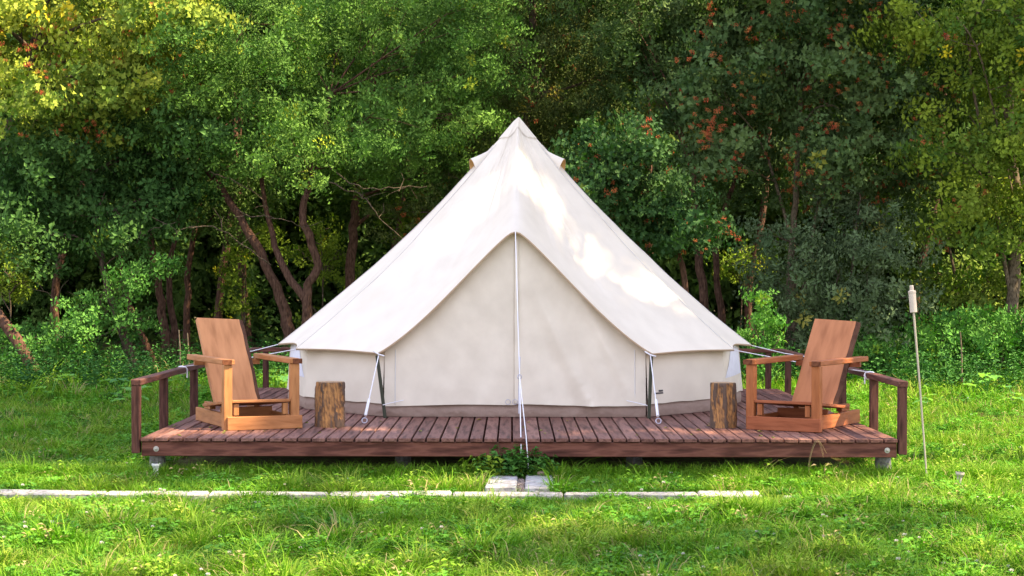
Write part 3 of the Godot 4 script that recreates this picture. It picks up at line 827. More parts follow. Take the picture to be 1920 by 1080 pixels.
func tent() -> void:
	var t := thing("bell_tent", "large off-white canvas bell tent with closed triangular door, centre of the deck", "tent", TENT)
	var ring := edge_ring()
	var n := ring.size()
	var rows := 44
	var st := start()
	st.set_smooth_group(2)
	var w := FastNoiseLite.new()
	w.seed = 77
	w.frequency = 1.3
	var P := []
	for j in rows + 1:
		var q := 0.012 + 0.988 * j / rows
		var line := []
		for i in n:
			var p := roof_point(ring[i], q)
			# slack in the cloth: shallow creases that run down from the peak and out of the corners
			var a := atan2(p.x, p.z)
			var s := w.get_noise_2d(a * 5.0, q * 0.9) * 0.024 * sin(PI * clampf(q, 0, 1)) + w.get_noise_2d(a * 16.0, q * 1.2 + 9) * 0.010 * sin(PI * q) + w.get_noise_2d(a * 40.0, q * 0.7 + 30) * 0.006 * pow(q, 3) * (1.0 - q) * 4.0
			line.append(p + Vector3(sin(a), 0.6, cos(a)) * s)
		P.append(line)
	for j in rows:
		for i in n:
			var k := (i + 1) % n
			quad(st, P[j][i], P[j][k], P[j + 1][k], P[j + 1][i])
	var roof := obj("roof", done(st), M.canvas, t)
	# hem: a doubled strip hanging from the whole edge
	st = start()
	st.set_smooth_group(2)
	for i in n:
		var k := (i + 1) % n
		var quads := []
		for m in [i, k]:
			var p: Vector3 = P[rows][m]
			var inw := Vector3(-p.x, 0, -p.z).normalized() if not ring[m][3] else Vector3(0, 0, -1)
			var dn := Vector3(0, -0.014, 0) if not ring[m][3] else Vector3(-signf(p.x) * 0.010, -0.012, 0)
			quads.append([p + Vector3(0, 0.003, 0) - inw * 0.003, p + dn - inw * 0.002, p + dn + inw * 0.008])
		for m in 2: quad(st, quads[0][m], quads[1][m], quads[1][m + 1], quads[0][m + 1])
	obj("roof_hem", done(st), M.webbing, roof)
	# cap over the peak
	st = start()
	st.set_smooth_group(2)
	for j in 5:
		for i in n:
			var k := (i + 1) % n
			var quads := []
			for m in [i, k]:
				for q in [j, j + 1]:
					var f := 0.075 * pow(q / 5.0, 1.0)
					var p := roof_point(ring[m], f + 0.004)
					quads.append(p + Vector3(p.x, 0, p.z).normalized() * 0.006 + Vector3(0, 0.012 - 0.008 * q / 5.0, 0))
			quad(st, quads[0], quads[2], quads[3], quads[1])
	obj("peak_cap", done(st), M.canvas, roof)
	# stitched seams
	for s in [-1, 1]:
		for idx in [66, 76, 86, 96]:
			var i: int = idx if s == 1 else (56 + 100 - (idx - 56)) % n
			var line := []
			for j in range(4, rows + 1, 2):
				var p: Vector3 = P[j][i]
				line.append(p + Vector3(p.x, 1.0, p.z).normalized() * 0.002)
			obj("seam", tube(line, 0.0032, 5), M.canvas_seam, roof)
	# vent hoods near the peak
	for s in [-1, 1]:
		var i: int = 56 + 16 if s == 1 else n - 16
		var p0: Vector3 = roof_point(ring[i], 0.115)
		var p1: Vector3 = roof_point(ring[i], 0.205)
		var down := (p1 - p0).normalized()
		var side := down.cross(Vector3.UP).normalized()
		var nr := (Vector3.UP + Vector3(s * 0.25, 0, 0)).normalized()
		for layer in 2:
			st = start()
			st.set_smooth_group(2)
			var arc := []
			var steps := 14
			for row in 5:
				var f := row / 4.0
				var l := []
				for k in steps + 1:
					var a := PI * k / steps
					var shrink := 1.0 - 0.07 * layer
					l.append(p0.lerp(p1, f) + side * cos(a) * 0.15 * pow(f, 0.8) * shrink + nr * (sin(a) * 0.125 * pow(f, 1.2) * shrink + 0.002))
				arc.append(l)
			for row in 4:
				for k in steps: quad(st, arc[row][k], arc[row][k + 1], arc[row + 1][k + 1], arc[row + 1][k])
			obj("vent_hood" if layer == 0 else "vent_lining", done(st), M.canvas if layer == 0 else M.canvas_ochre, roof)
	# walls
	var wallpath := []     # from the right front corner round the back to the left front corner
	for k in 11:
		var a := deg_to_rad(30 + 30 * k)
		wallpath.append(Vector3(sin(a), 0, cos(a)) * 2.32 if k != 0 and k != 10 else Vector3(1.20 * (1 if k == 0 else -1), 0, 2.09))
	for k in 10:
		st = start()
		st.set_smooth_group(2)
		var skirt := start()
		skirt.set_smooth_group(2)
		var cols := 14
		var g := []
		var gs := []
		for i in cols + 1:
			var f := float(i) / cols
			var p: Vector3 = wallpath[k].lerp(wallpath[k + 1], f)
			var outw := Vector3(p.x, 0, p.z).normalized()
			var l := []
			for j in 9:
				var h := float(j) / 8
				var bulge := 0.018 * sin(PI * f) * sin(PI * h) + w.get_noise_3d(p.x * 2.2 + 5, h * 0.8, p.z * 2.2) * 0.012 * (1 - h * 0.6)
				l.append(p + outw * (bulge + 0.040 * (1 - h)) + Vector3(0, lerpf(0.122 + w.get_noise_2d(p.x * 2 + k, p.z * 2) * 0.010, EAVE + 0.045, h), 0))
			g.append(l)
			var m := []
			for j in 5:
				var h := j / 4.0
				m.append(p + outw * (0.004 + 0.026 * sin(PI * (0.25 + 0.75 * h)) + w.get_noise_3d(p.x * 3, h * 2, p.z * 3) * 0.008) + Vector3(0, 0.004 + 0.15 * h, 0))
			gs.append(m)
		for i in cols:
			for j in 8: quad(st, g[i][j], g[i + 1][j], g[i + 1][j + 1], g[i][j + 1])
			for j in 4: quad(skirt, gs[i][j], gs[i + 1][j], gs[i + 1][j + 1], gs[i][j + 1])
		obj("wall_panel", done(st), M.canvas, t)
		obj("groundsheet_edge", done(skirt), M.groundsheet, t)
	# mesh windows let into the side walls
	for s in [-1, 1]:
		st = start()
		st.set_smooth_group(2)
		var k: int = 1 if s == 1 else 8
		var g := []
		for i in 7:
			var row := []
			for j in 7:
				var h := lerpf(0.36, 0.94, j / 6.0)
				var f := lerpf(0.05 + (h - 0.36) * 0.70, 0.92 - (h - 0.36) * 0.04, i / 6.0)
				if s == -1: f = 1.0 - f
				var p: Vector3 = wallpath[k].lerp(wallpath[k + 1], f)
				var outw := Vector3(p.x, 0, p.z).normalized()
				var bulge := 0.018 * sin(PI * f) * sin(PI * h) + w.get_noise_3d(p.x * 2.2 + 5, h * 0.8, p.z * 2.2) * 0.012 * (1 - h * 0.6)
				row.append(p + outw * (bulge + 0.040 * (1 - h) + 0.004) + Vector3(0, lerpf(0.122, EAVE + 0.045, h), 0))
			g.append(row)
		for i in 6:
			for j in 6: quad(st, g[i][j], g[i + 1][j], g[i + 1][j + 1], g[i][j + 1])
		obj("mesh_window", done(st), M.canvas_window, t)
	# front return panels between door and corners, and the two door leaves
	for s in [-1, 1]:
		st = start()
		st.set_smooth_group(2)
		var cols := 34
		var rws := 40
		var g := []
		for i in cols + 1:
			var f := float(i) / cols          # 0 at the zip, 1 at the corner
			var x := 1.20 * f
			var u: float = clampf(x / 1.255, 0, 1)
			var v := 1.0 - sqrt(u * u + 0.0022)
			var top := EAVE + 1.17 * (v - 0.38 * v * pow(1 - v, 2)) + 0.02
			var l := []
			for j in rws + 1:
				var h := float(j) / rws
				var y := lerpf(0.118 + 0.005 * sin(x * 5.0 + s) - 0.012 * f, top, h)
				var zz := 2.085 + 0.075 * (1 - h)
				# hanging folds: on the right leaf they fan from the top of the zip to the lower corner
				var fold := 0.0
				if s == 1:
					var dg := x * 1.0 + (y - 0.1) * 0.50
					fold = (0.055 * (1.0 - pow(absf(sin(dg * 8.0 + 0.6)), 0.6)) + 0.010 * sin(dg * 27.0 + 2.0)) * smoothstep(0.03, 0.35, f) * smoothstep(1.0, 0.7, f) * (1.0 - h * 0.75)
				else:
					fold = 0.007 * sin(x * 11.0 + y * 2.0) * smoothstep(0.05, 0.3, f) * smoothstep(1.0, 0.7, f)
				fold += w.get_noise_2d(x * s * 2.5 + 20, y * 2.0) * 0.006
				zz += fold - 0.012 * exp(-pow(f / 0.03, 2))
				l.append(Vector3(x * s, y, zz))
			g.append(l)
		for i in cols:
			for j in rws: quad(st, g[i][j], g[i + 1][j], g[i + 1][j + 1], g[i][j + 1])
		var leaf := obj("door_leaf", done(st), M.canvas, t)
		# the upright seam beside the door
		obj("seam", tube([Vector3(s * 1.10, 0.12, 2.157), Vector3(s * 1.10, 0.40, 2.127), Vector3(s * 1.10, 0.62, 2.098)], 0.006, 5), M.canvas_seam, leaf)
		# groundsheet turned up under the door
		var sk := start()
		sk.set_smooth_group(2)
		var gs := []
		for i in 21:
			var x := 1.20 * i / 20.0
			var m := []
			for j in 6:
				var h := j / 5.0
				m.append(Vector3(x * s, 0.004 + 0.145 * h, 2.10 + 0.040 * sin(PI * (0.25 + 0.75 * h)) + w.get_noise_2d(x * s * 3.0, h * 2.0 + 4) * 0.009))
			gs.append(m)
		for i in 20:
			for j in 5: quad(sk, gs[i][j], gs[i + 1][j], gs[i + 1][j + 1], gs[i][j + 1])
		obj("groundsheet_edge", done(sk), M.groundsheet, t)
		# A-frame leg of the porch
		obj("porch_pole", tube([Vector3(-1.185, 0.0, 2.24), Vector3(-1.262, EAVE - 0.02, 2.21)] if s < 0 else [Vector3(1.222, 0.0, 2.24), Vector3(1.245, EAVE - 0.02, 2.21)], 0.016, 10), M.tent_pole, t)
		obj("tie_cord", tube(curve([Vector3(s * 1.02, 0.16, 2.195), Vector3(s * 1.12, 0.14, 2.225), Vector3(s * 1.205, 0.12, 2.265)], 4), 0.004, 5), M.rope, t)
	# zip cover and pull rings
	obj("zip_flap", box(Vector3.ZERO, Vector3(0.035, 1.50, 0.008), 0.003), M.canvas, t, Vector3(0.012, 0.88, 2.125), Vector3(-0.045, 0, 0))
	for x in [-0.065, 0.0]:
		var ringm := TorusMesh.new()
		ringm.inner_radius = 0.020
		ringm.outer_radius = 0.026
		ringm.rings = 16
		ringm.ring_segments = 6
		obj("pull_ring", ringm, M.ring, t, Vector3(x, 0.145, 2.192), Vector3(PI / 2, 0, 0))
	# the maker's small dark print on the right wall
	st = start()
	var wa: Vector3 = wallpath[0]
	var wb: Vector3 = wallpath[1]
	var along := (wb - wa).normalized()
	var o := Vector3(along.z * -1.0, 0, along.x)
	if o.z < 0: o = -o
	var base := wa + along * 0.09 + o * 0.045
	for i in 8: add_box(st, base + along * (0.0 + i * 0.0165) + Vector3(0, 0.217, 0), Vector3(0.013, 0.014, 0.004), 0.001)
	for i in 3: add_box(st, base + along * (0.068 + i * 0.020) + Vector3(0, 0.238, 0), Vector3(0.017, 0.017, 0.004), 0.001)
	obj("print", done(st), M.print, t)

func ropes() -> void:
	# front guy line from the porch ridge to the ground before the deck
	var t := thing("front_guy_line", "white guy rope falling from the door's peak to the deck's front edge", "rope")
	var top := TENT + Vector3(0.0, EAVE + 1.12, 2.20)
	var mid := Vector3(0.066, 0.80, -0.95)
	obj("cord", tube([top, top.lerp(mid, 0.5) + Vector3(0.0, -0.01, 0), mid], 0.0045, 6), M.rope, t)
	var ringm := TorusMesh.new()
	ringm.inner_radius = 0.014
	ringm.outer_radius = 0.022
	ringm.ring_segments = 6
	ringm.rings = 14
	obj("slider", ringm, M.ring, t, mid, Vector3(PI / 2, 0, 0))
	obj("cord", tube([mid, Vector3(0.075, 0.30, 0.015), Vector3(0.072, 0.13, 0.06)], 0.0045, 6), M.rope, t)
	obj("cord", tube([mid, Vector3(0.115, 0.38, 0.03), Vector3(0.135, 0.12, 0.07)], 0.004, 6), M.rope, t)
	obj("cord", tube([mid + Vector3(0.004, 0.16, -0.2), mid + Vector3(-0.005, -0.12, 0.05), Vector3(0.06, 0.52, -0.48)], 0.0045, 6), M.ring, t)
	# corner ropes pegged on the deck
	for a in [[-1.255, -1.26, -1.42, "white corner rope pegged to the deck left of the tent door"], [1.285, 1.286, -1.42, "white corner rope pegged to the deck right of the tent door"]]:
		t = thing("corner_rope", a[3], "rope", Vector3.ZERO, 0.0, "ropes holding the tent's front corners")
		var c := Vector3(a[0] + (0.04 if a[0] < 0 else -0.02), DECK + EAVE - 0.01, TENT.z + 2.21)
		var foot := Vector3(a[1] - 0.03 if a[0] < 0 else a[1], DECK + 0.035, a[2])
		obj("cord", tube([c, c.lerp(foot, 0.5), c.lerp(foot, 0.72)], 0.005, 6), M.rope, t)
		obj("tightener", tube([c.lerp(foot, 0.70), c.lerp(foot, 0.94)], 0.013, 7), M.rope, t)
		var rm := TorusMesh.new()
		rm.inner_radius = 0.018
		rm.outer_radius = 0.028
		rm.rings = 16
		rm.ring_segments = 6
		obj("peg_ring", rm, M.ring, t, foot + Vector3(0, -0.006, 0.01), Vector3(PI / 2 - 0.3, 0, 0))
		obj("knot", tube(curve([c + Vector3(-0.05, 0.03, 0.0), c + Vector3(0.0, 0.0, 0.02), c + Vector3(0.05, -0.015, 0.01)], 3), 0.007, 6), M.rope, t)
	# side guy lines to the handrails
	for s in [-1, 1]:
		var w := "left" if s < 0 else "right"
		var ends := [[60, -2.0, "lower"], [90, -4.6, "upper"]] if s < 0 else [[60, -1.3, "lower"], [90, -4.0, "upper"]]
		for e in ends:
			t = thing("side_guy_line", "white guy rope from the %s eave's %s corner to the handrail" % [w, "front" if e[2] == "lower" else "side"], "rope", Vector3.ZERO, 0.0, "guy ropes tied to the handrails")
			var a := deg_to_rad(e[0])
			var p := TENT + Vector3(s * sin(a) * 2.45, EAVE - 0.005, cos(a) * 2.45)
			var q := Vector3(0.06 + s * 3.057, 0.826, e[1])
			obj("cord", tube([p, p.lerp(q, 0.5) + Vector3(0, -0.015, 0), q], 0.0045, 6), M.rope, t)
			var loop := []
			for k in 13:
				var b := TAU * k / 12.0
				loop.append(Vector3(q.x + 0.047 * cos(b), 0.797 + 0.032 * sin(b), q.z + 0.012 * sin(b * 2)))
			obj("rail_loop", tube(loop, 0.009, 6), M.rope, t)
			if e[2] == "lower": obj("loose_end", tube([q + Vector3(-s * 0.045, -0.03, 0), q + Vector3(-s * 0.05, -0.10, 0.02)], 0.007, 5), M.rope, t)
			else: obj("loose_end", tube([q + Vector3(-s * 0.045, 0, 0), q + Vector3(-s * 0.06, -0.10, 0.01), q + Vector3(-s * 0.05, -0.17, 0.02)], 0.006, 5), M.rope, t)

# ------------------------------------------------------------------ chairs and logs
func chair(label: String, where: Vector3, turn: float, red: bool) -> void:
	var t := thing("armchair", label, "armchair", where, turn, "wooden armchairs on the deck")
	var tone := "_red" if red else ""
	var hw := 0.33
	for s in [-1, 1]:
		obj("front_post", box(Vector3.ZERO, Vector3(0.072, 0.548, 0.072), 0.004, 0.001), M["chair_y" + tone], t, Vector3(s * (hw - 0.036), 0.274, -0.036))
		obj("armrest", box(Vector3.ZERO, Vector3(0.085, 0.045, 1.14), 0.005, 0.002), M["chair_z" + tone], t, Vector3(s * (hw - 0.034), 0.571, -0.555), Vector3(0, s * -0.02, 0))
		obj("end_grain", box(Vector3.ZERO, Vector3(0.083, 0.043, 0.004), 0.0015), M.end_grain, t, Vector3(s * (hw - 0.034 + 0.0115), 0.571, 0.0165), Vector3(0, s * -0.02, 0))
		obj("side_rail", box(Vector3.ZERO, Vector3(0.036, 0.118, 1.14), 0.004, 0.001), M["chair_z" + tone], t, Vector3(s * (hw - 0.036 - 0.056), 0.061, -0.605))
		obj("seat_support", box(Vector3.ZERO, Vector3(0.045, 0.098, 0.04), 0.003), M["chair_y" + tone], t, Vector3(s * (hw - 0.115), 0.169, -0.045))
		obj("rear_block", box(Vector3.ZERO, Vector3(0.05, 0.06, 0.20), 0.003), M["chair_z" + tone], t, Vector3(s * (hw - 0.13), 0.150, -0.90))
	obj("front_board", box(Vector3.ZERO, Vector3(0.655, 0.112, 0.030), 0.004, 0.002), M["chair_x" + tone], t, Vector3(0.02, 0.057, 0.016))
	for i in 5:
		obj("seat_slat", box(Vector3.ZERO, Vector3(0.585 if i else 0.515, 0.026, 0.155), 0.004, 0.001), M["chair_x" + tone], t, Vector3(0, 0.232 - 0.016 * i, -0.085 - 0.162 * i), Vector3(-0.10, 0, 0))
	obj("cross_board", box(Vector3.ZERO, Vector3(0.46, 0.085, 0.025), 0.003), M["chair_x" + tone], t, Vector3(0, 0.118, -0.46))
	obj("rear_brace", box(Vector3.ZERO, Vector3(0.60, 0.05, 0.045), 0.003), M["chair_x" + tone], t, Vector3(0, 0.524, -1.06))
	# the back: one thick slab whose right edge keeps its bark
	var st := start()
	st.set_smooth_group(-1)
	var bk := start()
	bk.set_smooth_group(-1)
	var steps := 16
	var rows := []
	for i in steps + 1:
		var f := float(i) / steps
		var le := -0.205 - 0.010 * f + noise.get_noise_2d(f * 60, where.x * 90) * 0.006
		var re := 0.205 - 0.008 * f + noise.get_noise_2d(f * 90, where.x * 70 + 40) * 0.018
		var y := 0.925 * f
		var tilt := 0.012 * f
		rows.append([Vector3(le, y + tilt, 0.022), Vector3(re - 0.022, y - tilt, 0.022), Vector3(re + 0.010, y - tilt, -0.022), Vector3(le - 0.004, y + tilt, -0.022), Vector3(re + 0.016 + noise.get_noise_2d(f * 200, 7) * 0.01, y - tilt, 0.004)])
	for i in steps:
		var a: Array = rows[i]
		var b: Array = rows[i + 1]
		var c: Vector3 = (a[0] + a[2] + b[0] + b[2]) / 4.0
		for q in [[0, 1], [2, 3], [3, 0]]:
			tri_out(st, a[q[0]], a[q[1]], b[q[1]], c)
			tri_out(st, a[q[0]], b[q[1]], b[q[0]], c)
		for q in [[1, 4], [4, 2]]:
			tri_out(bk, a[q[0]], a[q[1]], b[q[1]], c)
			tri_out(bk, a[q[0]], b[q[1]], b[q[0]], c)
	for e in [[rows[0], -1.0], [rows[-1], 1.0]]:
		tri_out(st, e[0][0], e[0][1], e[0][2], Vector3(0, 0.48, 0))
		tri_out(st, e[0][0], e[0][2], e[0][3], Vector3(0, 0.48, 0))
		tri_out(st, e[0][1], e[0][4], e[0][2], Vector3(0, 0.48, 0))
	var lean := Vector3(-deg_to_rad(38), 0, 0)
	var back := obj("back_board", done(st), M["chair_back" + tone], t, Vector3(0, 0.165, -0.72), lean)
	obj("bark_edge", done(bk), M.chair_bark, back)
func log_stool(label: String, where: Vector3, rad: float, h: float, sd: int) -> void:
	var t := thing("log", label, "log", where, sd * 0.7, "cut logs used as side tables")
	var n := FastNoiseLite.new()
	n.seed = sd
	n.frequency = 1.0
	var st := start()
	st.set_smooth_group(3)
	var sides := 84
	var rows := 30
	var P := []
	var C := []
	for j in rows + 1:
		var l := []
		var cl := []
		for k in sides:
			var a := TAU * k / sides
			var y := h * j / rows
			var strip := n.get_noise_3d(cos(a) * 1.5, y * 2.4, sin(a) * 1.5) + 0.42 * n.get_noise_3d(cos(a) * 5, y * 6.0, sin(a) * 5)
			var barked := smoothstep(-0.05, 0.05, strip + 0.16 * cos(a - sd * 0.37) - 0.05)
			var fine := n.get_noise_3d(cos(a) * 16, y * 6, sin(a) * 16) * 0.7 + n.get_noise_3d(cos(a) * 30, y * 24, sin(a) * 30) * 0.5
			var q := rad * (0.97 + 0.09 * n.get_noise_2d(cos(a) * 1.3, sin(a) * 1.3 + 4) + 0.03 * fine) + 0.011 * barked
			if j == rows: q -= 0.004
			l.append(Vector3(cos(a) * q, y, sin(a) * q))
			var wood := Color(0.43, 0.205, 0.060).lerp(Color(0.11, 0.050, 0.020), clampf(0.5 + 1.8 * fine, 0, 1))
			var bark := Color(0.050, 0.028, 0.018).lerp(Color(0.11, 0.066, 0.042), clampf(0.5 + 1.5 * fine, 0, 1))
			cl.append(wood.lerp(bark, barked))
		P.append(l)
		C.append(cl)
	for j in rows:
		for k in sides:
			var m := (k + 1) % sides
			for v in [[j, k], [j, m], [j + 1, m], [j, k], [j + 1, m], [j + 1, k]]:
				st.set_color(C[v[0]][v[1]])
				st.add_vertex(P[v[0]][v[1]])
	var bm := StandardMaterial3D.new()
	bm.vertex_color_use_as_albedo = true
	bm.roughness = 0.75
	obj("bark", done(st), bm, t)
	var top := start()
	top.set_smooth_group(-1)
	for ringi in 6:
		var f0 := ringi / 6.0
		var f1 := (ringi + 1) / 6.0
		for k in sides:
			var m := (k + 1) % sides
			top.set_color(Color(0.36, 0.22, 0.11) * (1.0 if ringi % 2 == 0 else 0.82))
			var c := Vector3(0, h + 0.001, 0)
			var a: Vector3 = P[rows][k] + Vector3(0, 0.001, 0)
			var b: Vector3 = P[rows][m] + Vector3(0, 0.001, 0)
			quad(top, c.lerp(a, f0), c.lerp(b, f0), c.lerp(b, f1), c.lerp(a, f1))
	obj("cut_end", done(top), bm, t)

# ------------------------------------------------------------------ small things in the garden
func garden_things() -> void:
	var t := thing("garden_torch", "tall leaning metal garden torch standing right of the deck", "garden torch", Vector3(3.29, 0, 0.16))
	var d := Vector3(3.167, 1.56, 0.10) - t.position
	var st := start()
	add_tube(st, [Vector3(0, -0.08, 0), d * 0.5, d * 0.88], [0.007, 0.008, 0.009], 10)
	obj("pole", done(st), M.torch_pole, t)
	var tilt := Vector3(-0.03, 0, atan2(-d.x, d.y))
	st = start()
	add_lathe(st, Vector3.ZERO, [[0.0, 0.0], [0.025, 0.0], [0.028, 0.004], [0.028, 0.155], [0.031, 0.157], [0.031, 0.172], [0.016, 0.178], [0.0, 0.178]], 20)
	obj("fuel_can", done(st), M.torch_tin, t, d * 0.88, tilt)
	st = start()
	add_lathe(st, Vector3.ZERO, [[0.0, 0.0], [0.016, 0.0], [0.016, 0.036], [0.013, 0.040], [0.0, 0.040]], 16)
	obj("snuffer_cap", done(st), M.torch_tin, t, d * 0.88 + Basis.from_euler(tilt) * Vector3(0, 0.177, 0), tilt)
	for a in [[Vector3(-2.82, 0, 0.10), 0.0, "white solar stake light in the grass before the deck's left corner"], [Vector3(3.41, 0, 0.62), 0.10, "greyish solar stake light in the grass right of the torch"]]:
		t = thing("solar_light", a[2], "garden light", a[0], 0.0, "solar stake lights")
		t.rotation.z = -a[1]
		var m: Material = M.white_plastic if a[1] == 0.0 else M.torch_tin
		st = start()
		add_lathe(st, Vector3.ZERO, [[0.0, -0.06], [0.010, 0.0], [0.012, 0.07], [0.0, 0.07]], 10)
		obj("spike", done(st), M.grey_plastic, t)
		st = start()
		add_lathe(st, Vector3.ZERO, [[0.0, 0.066], [0.018, 0.066], [0.020, 0.125], [0.034, 0.150], [0.034, 0.165], [0.0, 0.165]], 16)
		obj("lamp_body", done(st), m, t)
		st = start()
		add_lathe(st, Vector3.ZERO, [[0.028, 0.1655], [0.028, 0.168], [0.0, 0.168]], 12)
		obj("solar_panel", done(st), M.solar_cell, t)
	# thin canes in the undergrowth
	for c in [[at(1803, 690, -7.6), 0.52, "thin tan cane standing in the bushes right of the torch"], [at(338, 700, -8.2), 0.62, "thicker dead cane behind the left handrail"], [at(354, 700, -8.3), 0.58, "slanting thin dead cane behind the left handrail"]]:
		t = thing("cane", c[2], "cane", c[0], 0.0, "dead canes in the undergrowth")
		st = start()
		add_tube(st, [Vector3(0.01, -0.2, 0), Vector3(0, c[1] * 0.5, 0), Vector3(-0.02, c[1], 0)], [0.012, 0.011, 0.009], 7)
		obj("stalk", done(st), M.bark_pale, t)
func path_edge() -> void:
	var t := thing("concrete_edging", "pale narrow concrete edging strip running across the grass before the deck", "edging", Vector3(0, 0, 1.10))
	var x := -3.86
	var i := 0
	while x < 2.75:
		var l := r(0.62, 1.05) * (1.0 if x < 1.2 else 0.6)
		obj("kerb_piece", box(Vector3.ZERO, Vector3(l - 0.012, 0.12, 0.17 + r(-0.015, 0.015)), 0.012, 0.006), M.concrete, t, Vector3(x + l / 2, -0.002 + r(-0.008, 0.008) - maxf(0.0, x - 1.0) * 0.012, r(-0.012, 0.012)), Vector3(r(-0.03, 0.03), r(-0.008, 0.008), r(-0.004, 0.004)))
		x += l + (r(0.0, 0.005) if x < 1.2 else r(0.02, 0.25))
		i += 1
	for s in [[-0.075, 0.235, "pale square concrete paving slab before the deck, left of the gravel gap"], [0.215, 0.215, "pale concrete paving slab before the deck, right of the gravel gap"]]:
		obj(("paving_slab"), box(Vector3.ZERO, Vector3(s[1], 0.08, 0.86), 0.010, 0.004), M.pale_concrete, thing("paving_slab", s[2], "paving slab", Vector3(s[0], 0.038, 0.48), r(-0.02, 0.02), "paving slabs before the deck"))
	var g := start()
	for k in 130: add_box(g, Vector3(r(0.045, 0.105), 0.035 + r(0, 0.015), r(0.06, 0.92)), Vector3(r(0.012, 0.024), r(0.01, 0.018), r(0.012, 0.024)), 0.005, 0.004)
	structure(obj("gravel", done(g), M.gravel, self), "gravel in the gap between the paving slabs", "gravel", "stuff")
	t = thing("stone", "small round pinkish stone lying on the right paving slab", "stone", Vector3(0.235, 0.078, 0.13))
	var st := start()
	st.set_smooth_group(4)
	for j in 8:
		for k in 16:
			var v := []
			for q in [[j, k], [j, k + 1], [j + 1, k + 1], [j + 1, k]]:
				var th: float = PI * q[0] / 8.0
				var ph: float = TAU * (q[1] % 16) / 16.0
				var p := Vector3(sin(th) * cos(ph) * 0.036, 0.018 + cos(th) * 0.018, sin(th) * sin(ph) * 0.034)
				v.append(p * (1.0 + 0.08 * noise.get_noise_3d(p.x * 900, p.y * 900, p.z * 900)))
			quad(st, v[0], v[1], v[2], v[3])
	obj("stone", done(st), M.pink_stone, t)

# ------------------------------------------------------------------ plants and lawn
func big_leaf(l: float, w: float) -> ArrayMesh:
	var st := start()
	st.set_smooth_group(5)
	var g := []
	for i in 9:
		var f := i / 8.0
		var half := w * 0.5 * pow(sin(PI * clampf(0.06 + 0.94 * f, 0, 1)), 0.6) * (1.15 - 0.5 * f)
		var row := []
		for j in 7:
			var s := (j - 3) / 3.0
			row.append(Vector3(s * half, 0.10 * absf(s) * w + 0.012 * sin(f * 14 + j * 1.7) - 0.35 * l * f * f, l * f - 0.12 * l * absf(s) * (1 - f)))
		g.append(row)
	for i in 8:
		for j in 6: quad(st, g[i][j], g[i + 1][j], g[i + 1][j + 1], g[i][j + 1])
	return done(st)
func burdock(label: String, where: Vector3, n: int, size: float, c: Color) -> void:
	var t := thing("broad_leaved_plant", label, "plant", where, r(0, TAU), "broad-leaved plants along the forest edge")
	var m := StandardMaterial3D.new()
	m.albedo_color = c.linear_to_srgb()
	m.roughness = 0.55
	m.backlight_enabled = true
	m.backlight = Color(0.5, 0.7, 0.25)
	var bank := [big_leaf(0.26, 0.22), big_leaf(0.22, 0.20)]
	for i in n:
		var a := TAU * i / n + r(-0.4, 0.4)
		var d := Vector3(sin(a), 0, cos(a))
		var h := r(0.12, 0.42) * size
		var tip := d * r(0.05, 0.17) * size + Vector3(0, h, 0)
		var lf := obj("leaf", bank[i % 2], m, t, tip, Vector3(r(-0.5, 0.1), a, 0))
		lf.scale = Vector3.ONE * size * r(0.7, 1.1)
		obj("stalk", tube([Vector3.ZERO, tip * Vector3(0.4, 0.6, 0.4), tip], 0.006 * size, 5), m, t)
